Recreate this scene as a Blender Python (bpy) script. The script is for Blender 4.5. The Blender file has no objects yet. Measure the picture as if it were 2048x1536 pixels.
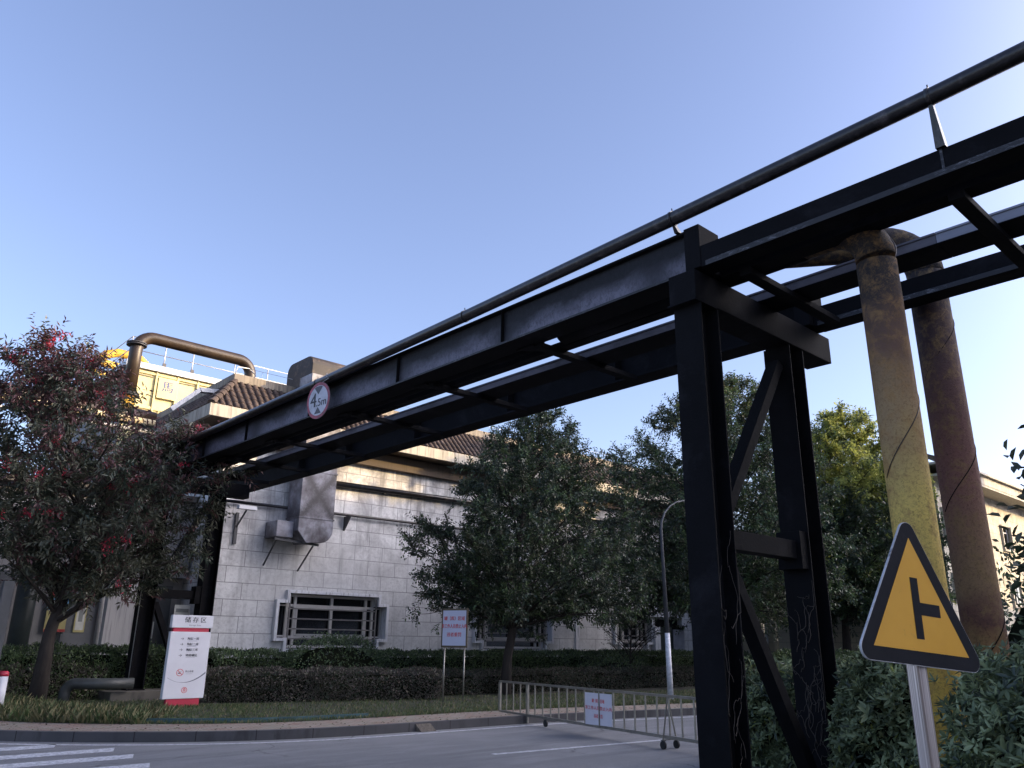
import bpy, bmesh, math, random
import numpy as np
from mathutils import Vector, Matrix
random.seed(7)
rng = np.random.default_rng(11)
S = bpy.context.scene
col = S.collection
R = math.radians

# ------------------------------------------------------------------ camera
# World axes: +Y runs along the pipe bridge (away from the viewer), +X runs along the big stone wall.
EYE = Vector((0, 0, 1.6))
cd = bpy.data.cameras.new("camera"); cam = bpy.data.objects.new("camera", cd); col.objects.link(cam)
F_PX = 1600.0
yaw = R(47.5); pitch = math.atan(517 / F_PX); roll = math.atan(.0113)
fh = Vector((math.cos(yaw), math.sin(yaw), 0)); r0 = Vector((math.sin(yaw), -math.cos(yaw), 0))
fw = fh * math.cos(pitch) + Vector((0, 0, math.sin(pitch)))
u0 = r0.cross(fw)
rt = r0 * math.cos(roll) + u0 * math.sin(roll); up = u0 * math.cos(roll) - r0 * math.sin(roll)
m = Matrix((rt, up, -fw)).transposed().to_4x4(); m.translation = EYE
cam.matrix_world = m
cd.sensor_width = 36; cd.lens = 36 * F_PX / 2048; cd.clip_start = .05; cd.clip_end = 3000
S.camera = cam

# ------------------------------------------------------------------ light
SUN_EL, SUN_AZ = R(15), R(46)           # azimuth measured from -Y towards +X
sv = Vector((math.sin(SUN_AZ) * math.cos(SUN_EL), -math.cos(SUN_AZ) * math.cos(SUN_EL), math.sin(SUN_EL)))
ld = bpy.data.lights.new("sun", 'SUN'); ld.energy = 2.0; ld.angle = R(.6); ld.color = (1, .71, .32)
sun = bpy.data.objects.new("sun", ld); col.objects.link(sun)
sun.rotation_euler = sv.to_track_quat('Z', 'Y').to_euler(); sun.location = (30, -30, 40)
W = bpy.data.worlds.new("World"); S.world = W; W.use_nodes = True
nt = W.node_tree; bg = nt.nodes['Background']
sky = nt.nodes.new('ShaderNodeTexSky'); sky.sky_type = 'NISHITA'; sky.sun_disc = False
sky.sun_elevation = SUN_EL; sky.sun_rotation = math.atan2(sv.x, sv.y)
sky.air_density = 1.0; sky.dust_density = 2.2; sky.ozone_density = 3.4; sky.altitude = 300
hs = nt.nodes.new('ShaderNodeHueSaturation'); hs.inputs['Saturation'].default_value = .92
tint = nt.nodes.new('ShaderNodeMix'); tint.data_type = 'RGBA'; tint.blend_type = 'MULTIPLY'; tint.inputs[0].default_value = 1; tint.inputs[7].default_value = (1.0, .84, .86, 1)
nt.links.new(sky.outputs[0], hs.inputs['Color']); nt.links.new(hs.outputs[0], tint.inputs[6]); 
# broad pale glow added around the sun to brighten the shade, brightest behind the viewer
tc = nt.nodes.new('ShaderNodeTexCoord'); dp = nt.nodes.new('ShaderNodeVectorMath'); dp.operation = 'DOT_PRODUCT'; dp.inputs[1].default_value = sv
nt.links.new(tc.outputs['Generated'], dp.inputs[0]); mx = nt.nodes.new('ShaderNodeMath'); mx.operation = 'MAXIMUM'; mx.inputs[1].default_value = 0; nt.links.new(dp.outputs['Value'], mx.inputs[0])
pw_ = nt.nodes.new('ShaderNodeMath'); pw_.operation = 'POWER'; pw_.inputs[1].default_value = 9; nt.links.new(mx.outputs[0], pw_.inputs[0])
gl = nt.nodes.new('ShaderNodeMix'); gl.data_type = 'RGBA'; gl.blend_type = 'ADD'; gl.inputs[0].default_value = 1; gs = nt.nodes.new('ShaderNodeVectorMath'); gs.operation = 'SCALE'; gs.inputs[0].default_value = (34, 32, 32); nt.links.new(pw_.outputs[0], gs.inputs['Scale'])
nt.links.new(tint.outputs[2], gl.inputs[6]); nt.links.new(gs.outputs[0], gl.inputs[7]); nt.links.new(gl.outputs[2], bg.inputs[0])
bg.inputs[1].default_value = .15
S.view_settings.view_transform = 'Standard'; S.view_settings.look = 'None'
S.view_settings.exposure = 1.55; S.view_settings.gamma = 1
S.cycles.max_bounces = 6; S.cycles.transparent_max_bounces = 4; S.cycles.diffuse_bounces = 3

# ------------------------------------------------------------------ helpers
class MB:
    def __init__(s): s.v = []; s.f = []; s.m = []; s.cur = 0; s.smooth = []
    def add(s, vs, fs, sm=False):
        n = len(s.v); s.v += [tuple(p) for p in vs]
        for f in fs: s.f.append([i + n for i in f]); s.m.append(s.cur); s.smooth.append(sm)
        return s
    def box(s, x0, x1, y0, y1, z0, z1):
        v = [(x, y, z) for x in (x0, x1) for y in (y0, y1) for z in (z0, z1)]
        return s.add(v, [(0, 1, 3, 2), (4, 6, 7, 5), (0, 4, 5, 1), (2, 3, 7, 6), (0, 2, 6, 4), (1, 5, 7, 3)])
    def beam(s, a, b, w, h, upv=(0, 0, 1)):
        a, b = Vector(a), Vector(b); d = (b - a).normalized(); sd = d.cross(Vector(upv)).normalized(); u = sd.cross(d)
        v = [p + sd * (i * w / 2) + u * (j * h / 2) for p in (a, b) for i in (-1, 1) for j in (-1, 1)]
        return s.add(v, [(0, 2, 3, 1), (4, 5, 7, 6), (0, 1, 5, 4), (2, 6, 7, 3), (0, 4, 6, 2), (1, 3, 7, 5)])
    def tube(s, pts, r, n=12, caps=True, noise=0):
        pts = [Vector(p) for p in pts]; N = len(pts)
        rs = r if isinstance(r, (list, tuple)) else [r] * N
        d0 = (pts[1] - pts[0]).normalized(); ref = Vector((0, 0, 1)) if abs(d0.z) < .9 else Vector((1, 0, 0))
        u = d0.cross(ref).normalized(); vs = []
        for i, p in enumerate(pts):
            t = (pts[min(i + 1, N - 1)] - pts[max(i - 1, 0)]).normalized()
            u = (u - t * u.dot(t)).normalized(); w = t.cross(u)
            for k in range(n):
                a = 2 * math.pi * k / n; rr = rs[i] * (1 + (random.uniform(-noise, noise) if noise else 0))
                vs.append(p + u * (math.cos(a) * rr) + w * (math.sin(a) * rr))
        fs = [(i * n + k, i * n + (k + 1) % n, (i + 1) * n + (k + 1) % n, (i + 1) * n + k) for i in range(N - 1) for k in range(n)]
        s.add(vs, fs, True)
        if caps:
            m0 = len(s.v) - len(vs)
            s.f.append([m0 + k for k in range(n)][::-1]); s.f.append([m0 + (N - 1) * n + k for k in range(n)]); s.m += [s.cur] * 2; s.smooth += [False] * 2
        return s
    def prism(s, poly, o, ax, ay, n, t):
        """poly 2-D in axes ax, ay at origin o, extruded from the face backwards by t along -n"""
        o, ax, ay, n = Vector(o), Vector(ax), Vector(ay), Vector(n)
        fr = [o + ax * x + ay * y for x, y in poly]; bk = [p - n * t for p in fr]; k = len(poly)
        return s.add(fr + bk, [list(range(k)), list(range(2 * k - 1, k - 1, -1))] + [(i, i + k, (i + 1) % k + k, (i + 1) % k) for i in range(k)])
    def build(s, name, mat, parent=None, bevel=0, loc=None):
        me = bpy.data.meshes.new(name)
        off = Vector(loc) if loc is not None else Vector((0, 0, 0))
        me.from_pydata([tuple(Vector(p) - off) for p in s.v], [], s.f)
        for mm in (mat if isinstance(mat, (list, tuple)) else [mat]): me.materials.append(mm)
        me.polygons.foreach_set('material_index', s.m); me.polygons.foreach_set('use_smooth', s.smooth)
        bm = bmesh.new(); bm.from_mesh(me); bmesh.ops.recalc_face_normals(bm, faces=bm.faces); bm.to_mesh(me); bm.free()
        me.update()
        o = bpy.data.objects.new(name, me); col.objects.link(o); o.location = off
        if bevel:
            b = o.modifiers.new('bevel', 'BEVEL'); b.width = bevel; b.segments = 2; b.limit_method = 'ANGLE'; b.angle_limit = R(40)
        if parent is not None: attach(o, parent)
        return o

def attach(o, parent):
    o.parent = parent; o.matrix_parent_inverse = world_of(parent).inverted()
def world_of(o):
    mm = Matrix.LocRotScale(o.location, o.rotation_euler, o.scale)
    return (world_of(o.parent) @ o.matrix_parent_inverse @ mm) if o.parent else mm
def T(o, label, cat, group=None):
    o['label'] = label; o['category'] = cat
    if group: o['group'] = group
    return o
def thing(name, loc, label, cat, group=None):
    o = bpy.data.objects.new(name, None); o.empty_display_size = .2; col.objects.link(o); o.location = loc
    return T(o, label, cat, group)
def kind(o, k): o['kind'] = k; return o
def elbow(p, a, b, r, n=6):
    """arc from p+a*r to p+b*r style fillet around corner p, unit dirs a,b pointing away from corner"""
    a, b, p = Vector(a), Vector(b), Vector(p); c = p + a * r + b * r
    return [c - b * r * math.cos(t) - a * r * math.sin(t) for t in [math.pi / 2 * i / n for i in range(n + 1)]]

# ------------------------------------------------------------------ materials
def nodes(name):
    mt = bpy.data.materials.new(name); mt.use_nodes = True; t = mt.node_tree
    return mt, t, t.nodes['Principled BSDF']
def N(t, kind_, **kw):
    n = t.nodes.new(kind_)
    for k, v in kw.items():
        if k in n.inputs: n.inputs[k].default_value = v
        else: setattr(n, k, v)
    return n
def coords(t, scale=(1, 1, 1), obj=False):
    g = N(t, 'ShaderNodeTexCoord') if obj else N(t, 'ShaderNodeNewGeometry')
    mp = N(t, 'ShaderNodeMapping'); mp.inputs['Scale'].default_value = scale
    t.links.new(g.outputs['Object' if obj else 'Position'], mp.inputs[0]); return mp.outputs[0]
def noise(t, vec, scale, detail=6, rough=.6, dist=0):
    n = N(t, 'ShaderNodeTexNoise', Scale=scale, Detail=detail, Roughness=rough, Distortion=dist)
    t.links.new(vec, n.inputs['Vector']); return n.outputs['Fac']
def ramp(t, fac, stops):
    r = N(t, 'ShaderNodeValToRGB'); e = r.color_ramp.elements
    while len(e) < len(stops): e.new(.5)
    for el, (p, c) in zip(e, stops): el.position = p; el.color = (*c, 1) if len(c) == 3 else c
    t.links.new(fac, r.inputs[0]); return r.outputs[0]
def mix(t, fac, a, b, mode='MIX'):
    n = N(t, 'ShaderNodeMix', data_type='RGBA', blend_type=mode)
    for sock, v in ((n.inputs[0], fac), (n.inputs[6], a), (n.inputs[7], b)):
        if hasattr(v, 'is_output') or isinstance(v, bpy.types.NodeSocket): t.links.new(v, sock)
        else: sock.default_value = v if not isinstance(v, tuple) else (*v, 1)
    return n.outputs[2]
def bump(t, b, h, strength=.3, dist=.02):
    n = N(t, 'ShaderNodeBump', Strength=strength, Distance=dist); t.links.new(h, n.inputs['Height']); t.links.new(n.outputs[0], b.inputs['Normal'])
def g3(v): return (v, v, v)
def simple(name, c, rough=.6, metal=0, var=.25, scale=3, bmp=.15, dirt=None, dirt_amt=.5, stretch=(1, 1, 1), spec=.5, fine=30):
    mt, t, b = nodes(name); vec = coords(t, stretch)
    n1 = noise(t, vec, scale, 8, .65); n2 = noise(t, vec, fine, 4, .6)
    lo = tuple(x * (1 - var) for x in c); hi = tuple(min(1, x * (1 + var)) for x in c)
    cc = ramp(t, n1, [(.3, lo), (.7, hi)])
    if dirt:
        mask = ramp(t, noise(t, vec, scale * .7 + .3, 10, .72, .4), [(.62 - dirt_amt * .25, g3(0)), (.72 - dirt_amt * .1, g3(1))])
        cc = mix(t, mask, cc, dirt)
    t.links.new(cc, b.inputs['Base Color']); b.inputs['Roughness'].default_value = rough; b.inputs['Metallic'].default_value = metal
    b.inputs['Specular IOR Level'].default_value = spec
    if bmp: bump(t, b, n2, bmp, .01)
    return mt

steel = simple('sooty_steel', (.004, .004, .0055), .85, 0, .4, 1.3, .3, (.012, .012, .015), .35, spec=.15)
def dusty_shaded_steel():
    mt, t, b = nodes('dusty_shaded_web_steel'); vec = coords(t, (1, 1, 1)); g_ = N(t, 'ShaderNodeNewGeometry'); sp = N(t, 'ShaderNodeSeparateXYZ'); t.links.new(g_.outputs['Position'], sp.inputs[0])
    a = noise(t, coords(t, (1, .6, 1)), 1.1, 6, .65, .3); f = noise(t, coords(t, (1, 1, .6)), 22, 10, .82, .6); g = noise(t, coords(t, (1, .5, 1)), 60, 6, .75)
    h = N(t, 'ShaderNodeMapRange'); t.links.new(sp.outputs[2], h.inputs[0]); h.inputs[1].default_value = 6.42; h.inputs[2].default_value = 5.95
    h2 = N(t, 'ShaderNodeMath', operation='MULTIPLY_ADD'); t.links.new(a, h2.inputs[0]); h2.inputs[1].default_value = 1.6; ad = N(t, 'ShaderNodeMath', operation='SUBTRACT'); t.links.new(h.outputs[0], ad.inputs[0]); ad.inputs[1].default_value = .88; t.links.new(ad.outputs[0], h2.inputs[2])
    dust_shade = ramp(t, h2.outputs[0], [(.2, g3(0)), (.75, g3(1))])  # dust low on the web, mixed with painted shade under the top flange
    wv = N(t, 'ShaderNodeMath', operation='PINGPONG'); t.links.new(sp.outputs[1], wv.inputs[0]); wv.inputs[1].default_value = 1.4; dj = ramp(t, wv.outputs[0], [(.06, g3(.25)), (.5, g3(1))]); dust_shade = mix(t, 1.0, dust_shade, dj, 'MULTIPLY')  # thinned near the joints, painting the shade around the stiffeners
    c = mix(t, dust_shade, (.008, .008, .011), (.16, .155, .20)); c = mix(t, ramp(t, f, [(.46, g3(0)), (.66, g3(.8))]), c, (.02, .02, .026))
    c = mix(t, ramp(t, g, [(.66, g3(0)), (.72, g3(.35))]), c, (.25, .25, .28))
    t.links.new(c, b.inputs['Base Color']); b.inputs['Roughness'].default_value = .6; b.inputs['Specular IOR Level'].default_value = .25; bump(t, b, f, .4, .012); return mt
web_m = dusty_shaded_steel()
def edge_worn():
    mt, t, b = nodes('flaking_paint_steel'); vec = coords(t, (1, .35, 1.6))
    f = noise(t, vec, 26, 10, .8, .8); g = noise(t, coords(t), .9, 3)
    k = ramp(t, f, [(.52, g3(0)), (.6, g3(1))])
    k2 = mix(t, 1.0, k, ramp(t, g, [(.42, g3(0)), (.6, g3(1))]), 'MULTIPLY')
    c = mix(t, k2, (.012, .012, .016), (.16, .16, .18))
    t.links.new(c, b.inputs['Base Color']); b.inputs['Roughness'].default_value = .6; bump(t, b, f, .4, .01); return mt
worn_m = edge_worn()
pipe_m = simple('weathered_black_pipe', (.014, .012, .013), .28, 0, .5, 6, .35, (.07, .06, .062), .35, (1, 1, 1), .5, 40)
tray_m = simple('galvanised_tray', (.15, .14, .155), .6, .1, .3, 1.2, .1, (.06, .052, .055), .5, (1, .6, 1))
def streaks(name, base, streak, top, amt=.5, rough=.8, sx=9, sz=.5):
    mt, t, b = nodes(name); vec = coords(t, (sx, sx, sz)); v1 = coords(t)
    s_ = noise(t, vec, 1.0, 6, .6, .1); big = noise(t, v1, .8, 5)
    k = ramp(t, s_, [(.62 - amt * .2, g3(0)), (.75 - amt * .1, g3(1))]); k2 = mix(t, 1.0, k, ramp(t, big, [(.3, g3(.2)), (.65, g3(1))]), 'MULTIPLY')
    c = mix(t, ramp(t, big, [(.35, g3(0)), (.7, g3(1))]), base, top); c = mix(t, k2, c, streak)
    t.links.new(c, b.inputs['Base Color']); b.inputs['Roughness'].default_value = rough; bump(t, b, noise(t, v1, 40, 5), .15, .01); return mt
def stone(name, c1, c2, stain, amt=1.0):
    mt, t, b = nodes(name)
    g = N(t, 'ShaderNodeNewGeometry'); sp = N(t, 'ShaderNodeSeparateXYZ'); t.links.new(g.outputs['Position'], sp.inputs[0])
    ad = N(t, 'ShaderNodeMath', operation='ADD'); t.links.new(sp.outputs[0], ad.inputs[0]); t.links.new(sp.outputs[1], ad.inputs[1])
    a2 = N(t, 'ShaderNodeMath', operation='ADD'); t.links.new(sp.outputs[2], a2.inputs[0]); a2.inputs[1].default_value = .26
    cb = N(t, 'ShaderNodeCombineXYZ'); t.links.new(ad.outputs[0], cb.inputs[0]); t.links.new(a2.outputs[0], cb.inputs[1])
    br = N(t, 'ShaderNodeTexBrick'); br.offset = .5
    br.inputs['Scale'].default_value = 1; br.inputs['Brick Width'].default_value = 1.16; br.inputs['Row Height'].default_value = .51
    br.inputs['Mortar Size'].default_value = .012; br.inputs['Mortar Smooth'].default_value = .3
    br.inputs['Color1'].default_value = (*c1, 1); br.inputs['Color2'].default_value = (*c2, 1); br.inputs['Mortar'].default_value = (*[x * .22 for x in c1], 1)
    t.links.new(cb.outputs[0], br.inputs['Vector'])
    v1 = coords(t); blot = noise(t, v1, 1.1, 9, .68, .5); v2 = coords(t, (5, 5, .4)); st = noise(t, v2, 1.0, 6, .62, .2); fine = noise(t, v1, 9, 8, .7, .6)
    # dirt gathers higher up the wall, where soot from the ducts runs down
    mr = N(t, 'ShaderNodeMapRange'); t.links.new(sp.outputs[2], mr.inputs[0]); mr.inputs[1].default_value = 3.2; mr.inputs[2].default_value = 7.5; mr.inputs[3].default_value = .28; mr.inputs[4].default_value = .95
    k1 = mix(t, 1.0, ramp(t, blot, [(.40, g3(0)), (.62, g3(1))]), mr.outputs[0], 'MULTIPLY')
    k2 = mix(t, 1.0, ramp(t, st, [(.50, g3(0)), (.68, g3(.85))]), mr.outputs[0], 'MULTIPLY')
    k3 = ramp(t, fine, [(.47, g3(0)), (.72, g3(.5 * amt))])
    c = mix(t, k1, br.outputs['Color'], stain); c = mix(t, k2, c, tuple(x * .6 for x in stain)); c = mix(t, k3, c, stain)
    vv = noise(t, v1, .35, 3); c = mix(t, ramp(t, vv, [(.35, g3(0)), (.65, g3(.35))]), c, tuple(x * .8 for x in c2))
    t.links.new(c, b.inputs['Base Color']); b.inputs['Roughness'].default_value = .75
    bump(t, b, br.outputs['Fac'], -.35, .01); return mt
wall_m = stone('stone_cladding', (.74, .73, .72), (.66, .65, .64), (.20, .19, .195))
wall2_m = stone('cream_stone_cladding', (.62, .57, .44), (.58, .54, .42), (.25, .22, .18), .6)
plaster_m = streaks('stained_plaster', (.42, .39, .33), (.13, .11, .10), (.5, .46, .38), .7)
brownsoff_m = streaks('brown_soffit_board', (.21, .15, .10), (.09, .065, .05), (.26, .19, .13), .4)
eave_shade_m = streaks('eave_shade_brown', (.085, .062, .045), (.035, .028, .022), (.11, .08, .06), .4)  # dark brown that paints the eave shadow on the wall
annex_m = streaks('grey_annex_wall', (.22, .22, .22), (.09, .09, .09), (.28, .27, .27), .4)
tile_m = simple('old_roof_tile', (.07, .048, .038), .8, 0, .45, 2.2, .4, (.16, .12, .1), .4)
white_m = streaks('chipped_white_trim', (.62, .62, .64), (.16, .15, .15), (.7, .7, .72), .45, .6, 14, 2)
frame_m = simple('aged_window_frame', (.45, .43, .41), .5, 0, .15, 3)
bar_m = simple('dark_window_bar', (.05, .05, .055), .5)
guard_m = simple('weathered_guard_bar', (.15, .14, .135), .5)
glass_m = simple('dark_glass', (.012, .013, .016), .12, 0, .3, 1, 0, spec=.7)
dark_m = simple('dark_interior', (.012, .012, .014), .8)
duct_m = None
def ductmat():
    mt, t, b = nodes('stained_sheet_metal'); v = coords(t)
    a = noise(t, v, 1.0, 6, .6, .2); f = noise(t, v, 14, 10, .8, .3); s_ = noise(t, coords(t, (9, 9, .6)), 1, 6)
    c = ramp(t, a, [(.38, (.04, .032, .038)), (.5, (.15, .142, .16)), (.66, (.38, .38, .43))])
    
    g = N(t, 'ShaderNodeNewGeometry'); sp = N(t, 'ShaderNodeSeparateXYZ'); t.links.new(g.outputs['Position'], sp.inputs[0])
    def mth(op, a_, b_=0.0, c_=None):
        n = N(t, 'ShaderNodeMath', operation=op)
        for i_, q_ in enumerate((a_, b_) if c_ is None else (a_, b_, c_)):
            if isinstance(q_, (int, float)): n.inputs[i_].default_value = q_
            else: t.links.new(q_, n.inputs[i_])
        return n.outputs[0]
    ua = mth('ABSOLUTE', mth('MULTIPLY_ADD', sp.outputs[0], 1.45, -13.28 * 1.45)); wa = mth('ABSOLUTE', mth('MULTIPLY_ADD', sp.outputs[2], 1.15, -6.22 * 1.15))
    dx_ = mth('ADD', mth('ABSOLUTE', mth('SUBTRACT', ua, wa)), mth('MULTIPLY', mth('SUBTRACT', f, .5), .9)); xm_ = ramp(t, dx_, [(.04, g3(.95)), (.5, g3(0))]); lim = ramp(t, wa, [(.85, g3(1)), (1.05, g3(0))])
    c = mix(t, mix(t, 1.0, xm_, lim, 'MULTIPLY'), c, (.022, .018, .022)); low = ramp(t, sp.outputs[2], [(0, g3(0)), (1, g3(0))])
    c = mix(t, ramp(t, f, [(.55, g3(0)), (.72, g3(.8))]), c, (.07, .055, .06)); c = mix(t, ramp(t, s_, [(.58, g3(0)), (.7, g3(.5))]), c, (.06, .05, .05))
    t.links.new(c, b.inputs['Base Color']); b.inputs['Roughness'].default_value = .5; bump(t, b, f, .2, .01); return mt
duct_m = ductmat()
brown_m = simple('brown_pipe_paint', (.04, .024, .012), .42, 0, .45, 2.5, .2, (.03, .02, .014), .4, (1, 1, 1))
ypipe_m = simple('yellow_pipe_paint', (.55, .33, .03), .5, 0, .25, 3, .1)
ypanel_m = simple('cream_steel_panel', (.62, .54, .28), .7, 0, .1, 1.2, .05)
lgrey_m = simple('light_grey_metal', (.45, .45, .46), .4, .4, .15, 4)
galv_m = simple('galvanised_rail', (.55, .55, .55), .4, .5, .15, 6)
def asphalt():
    mt, t, b = nodes('asphalt'); v = coords(t)
    a = noise(t, v, .35, 6, .6, .5); f = noise(t, v, 42, 8, .85); m_ = noise(t, coords(t, (.5, 2.5, 1)), 1.4, 8, .7, .5); sp = noise(t, v, 110, 3, .6)
    c = ramp(t, a, [(.3, (.15, .148, .15)), (.7, (.25, .245, .245))])
    c = mix(t, ramp(t, m_, [(.5, g3(0)), (.7, g3(.6))]), c, (.32, .315, .315)); c = mix(t, ramp(t, f, [(.4, g3(0)), (.65, g3(.6))]), c, (.10, .10, .105)); c = mix(t, ramp(t, sp, [(.56, g3(0)), (.66, g3(.7))]), c, (.42, .42, .43))
    t.links.new(c, b.inputs['Base Color']); b.inputs['Roughness'].default_value = .8; bump(t, b, f, .8, .012)
    wv = N(t, 'ShaderNodeVectorMath', operation='MULTIPLY_ADD'); nn_ = N(t, 'ShaderNodeTexNoise', Scale=1.3, Detail=6); t.links.new(v, nn_.inputs['Vector']); t.links.new(nn_.outputs['Color'], wv.inputs[0]); wv.inputs[1].default_value = (1.1, 1.1, 0); t.links.new(v, wv.inputs[2])
    vo = N(t, 'ShaderNodeTexVoronoi', feature='DISTANCE_TO_EDGE', Scale=.28); t.links.new(wv.outputs[0], vo.inputs['Vector'])
    ck = ramp(t, vo.outputs['Distance'], [(.0, g3(.85)), (.006, g3(0))]); ck = mix(t, 1.0, ck, ramp(t, a, [(.45, g3(0)), (.55, g3(1))]), 'MULTIPLY'); c2 = mix(t, ck, c, (.03, .03, .032))
    st_ = noise(t, coords(t, (.25, 1.6, 1), False), .8, 5, .6); c2 = mix(t, ramp(t, st_, [(.5, g3(0)), (.65, g3(.45))]), c2, (.09, .09, .095)); t.links.new(c2, b.inputs['Base Color'])
    return mt
asph_m = asphalt()
def paint():
    mt, t, b = nodes('worn_road_paint'); v = coords(t, (1, 1, 1)); f = noise(t, v, 14, 10, .78, .4); g = noise(t, v, 1.6, 4)
    c = mix(t, ramp(t, f, [(.44, g3(0)), (.58, g3(.85))]), (.62, .62, .64), (.22, .22, .23)); c = mix(t, ramp(t, g, [(.55, g3(0)), (.75, g3(.4))]), c, (.15, .15, .16))
    t.links.new(c, b.inputs['Base Color']); b.inputs['Roughness'].default_value = .75; return mt
paint_m = paint()
kerb_m = streaks('sooty_kerb_stone', (.045, .045, .05), (.012, .012, .013), (.07, .068, .073), .5, .8, 3, 1)
def bricks():
    mt, t, b = nodes('brick_paving'); v = coords(t); br = N(t, 'ShaderNodeTexBrick'); br.inputs['Scale'].default_value = 1
    br.inputs['Brick Width'].default_value = .2; br.inputs['Row Height'].default_value = .1; br.inputs['Mortar Size'].default_value = .006
    br.inputs['Color1'].default_value = (.26, .15, .11, 1); br.inputs['Color2'].default_value = (.33, .27, .22, 1); br.inputs['Mortar'].default_value = (.04, .04, .035, 1)
    t.links.new(v, br.inputs['Vector']); a = noise(t, v, 1.5, 8, .7, .4); c = mix(t, ramp(t, a, [(.4, g3(0)), (.65, g3(.8))]), br.outputs[0], (.22, .21, .16))
    t.links.new(c, b.inputs['Base Color']); b.inputs['Roughness'].default_value = .85; bump(t, b, br.outputs[1], -.4, .01); return mt
brick_m = bricks()
soil_m = simple('soil_and_moss', (.045, .04, .03), .95, 0, .4, 2, .5, (.05, .065, .03), .5)
conc_m = streaks('stained_concrete', (.10, .09, .075), (.035, .032, .03), (.14, .125, .105), .5, .85, 4, 1)
signwhite_m = simple('white_sign_panel', (.62, .62, .66), .35, 0, .04, 3, .02)
signred_m = simple('red_sign_base', (.42, .03, .06), .45, 0, .1, 3, .03)
ink_m = simple('black_lettering', (.02, .02, .03), .5, 0, .1); redink_m = simple('red_lettering', (.62, .02, .02), .5, 0, .1)
greyink_m = simple('grey_print', (.16, .17, .21), .5, 0, .1)
def signyellow():
    mt, t, b = nodes('yellow_reflective_sheet'); v = coords(t); f = noise(t, coords(t, (1, 1, .5)), 16, 8, .7, 1.5); g = noise(t, v, 3, 4)
    c = mix(t, ramp(t, g, [(.4, g3(0)), (.7, g3(1))]), (.50, .25, .012), (.56, .29, .02)); c = mix(t, ramp(t, f, [(.63, g3(0)), (.72, g3(.7))]), c, (.22, .14, .02))
    t.links.new(c, b.inputs['Base Color']); b.inputs['Roughness'].default_value = .35; return mt
syel_m = signyellow()
sblk_m = simple('black_sign_border', (.007, .008, .012), .65, 0, .2, 6, spec=.15)
rim_m = simple('chipped_sign_rim', (.4, .4, .42), .5, 0, .3, 20, .3, (.04, .04, .05), .4)
def stainless():
    mt, t, b = nodes('brushed_steel_post'); v = coords(t, (60, 60, .4)); f = noise(t, v, 1.6, 6, .6)
    c = ramp(t, f, [(.35, (.16, .14, .14)), (.5, (.42, .38, .38)), (.68, (.75, .72, .72))]); t.links.new(c, b.inputs['Base Color'])
    b.inputs['Roughness'].default_value = .32; b.inputs['Metallic'].default_value = .8; return mt
inox_m = stainless()
rail_m = simple('tarnished_barrier_steel', (.26, .25, .22), .35, .6, .25, 8)
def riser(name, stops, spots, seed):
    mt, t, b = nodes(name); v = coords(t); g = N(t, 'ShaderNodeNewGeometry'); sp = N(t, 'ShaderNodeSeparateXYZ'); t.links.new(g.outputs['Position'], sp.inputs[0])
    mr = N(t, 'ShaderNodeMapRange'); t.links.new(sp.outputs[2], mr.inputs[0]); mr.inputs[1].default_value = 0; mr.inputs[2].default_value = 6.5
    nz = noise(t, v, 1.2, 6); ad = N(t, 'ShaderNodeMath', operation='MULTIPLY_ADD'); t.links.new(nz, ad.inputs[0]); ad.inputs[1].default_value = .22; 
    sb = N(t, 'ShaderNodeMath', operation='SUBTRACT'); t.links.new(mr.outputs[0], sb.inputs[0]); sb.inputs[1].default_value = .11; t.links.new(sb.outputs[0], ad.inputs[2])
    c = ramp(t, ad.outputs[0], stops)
    f = noise(t, v, 34, 10, .8, .6); h = noise(t, v, 6, 10, .75, .4)
    c = mix(t, ramp(t, h, [(.48, g3(0)), (.64, g3(.7))]), c, spots[1]); c = mix(t, ramp(t, f, [(.50, g3(0)), (.64, g3(.75))]), c, spots[0])
    t.links.new(c, b.inputs['Base Color']); b.inputs['Roughness'].default_value = .85; bump(t, b, f, .9, .02); return mt
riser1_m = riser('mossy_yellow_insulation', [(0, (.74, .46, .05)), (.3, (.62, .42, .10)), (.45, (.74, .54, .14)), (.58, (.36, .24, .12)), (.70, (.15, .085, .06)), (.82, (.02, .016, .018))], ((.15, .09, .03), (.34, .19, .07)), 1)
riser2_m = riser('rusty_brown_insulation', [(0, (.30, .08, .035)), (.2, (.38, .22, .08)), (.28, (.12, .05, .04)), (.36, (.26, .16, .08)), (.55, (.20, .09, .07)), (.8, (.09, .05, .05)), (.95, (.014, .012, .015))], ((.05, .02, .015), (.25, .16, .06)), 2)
lamp_m = simple('grey_lamp_post', (.05, .055, .065), .7, 0, .3, 8); lampw_m = simple('white_painted_post_base', (.55, .56, .6), .5, 0, .25, 12, .1, (.3, .3, .32), .2)
bark_m = simple('dark_bark', (.035, .028, .024), .9, 0, .4, 8, .6, stretch=(1, 1, .3)); vine_m = simple('dry_vine', (.085, .07, .06), .9)
def leafmat(name, c, trans=.35, rough=.42, var=.35, spec=.5):
    mt, t, b = nodes(name); o = t.nodes['Material Output']; v = coords(t); n = noise(t, v, 2.2, 4, .6)
    cc = ramp(t, n, [(.3, tuple(x * (1 - var) for x in c)), (.7, tuple(x * (1 + var) for x in c))])
    t.links.new(cc, b.inputs['Base Color']); b.inputs['Roughness'].default_value = rough; b.inputs['Specular IOR Level'].default_value = spec
    tr = N(t, 'ShaderNodeBsdfTranslucent'); t.links.new(cc, tr.inputs[0]); ms = N(t, 'ShaderNodeMixShader'); ms.inputs[0].default_value = trans
    t.links.new(b.outputs[0], ms.inputs[1]); t.links.new(tr.outputs[0], ms.inputs[2]); t.links.new(ms.outputs[0], o.inputs[0]); return mt
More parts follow.
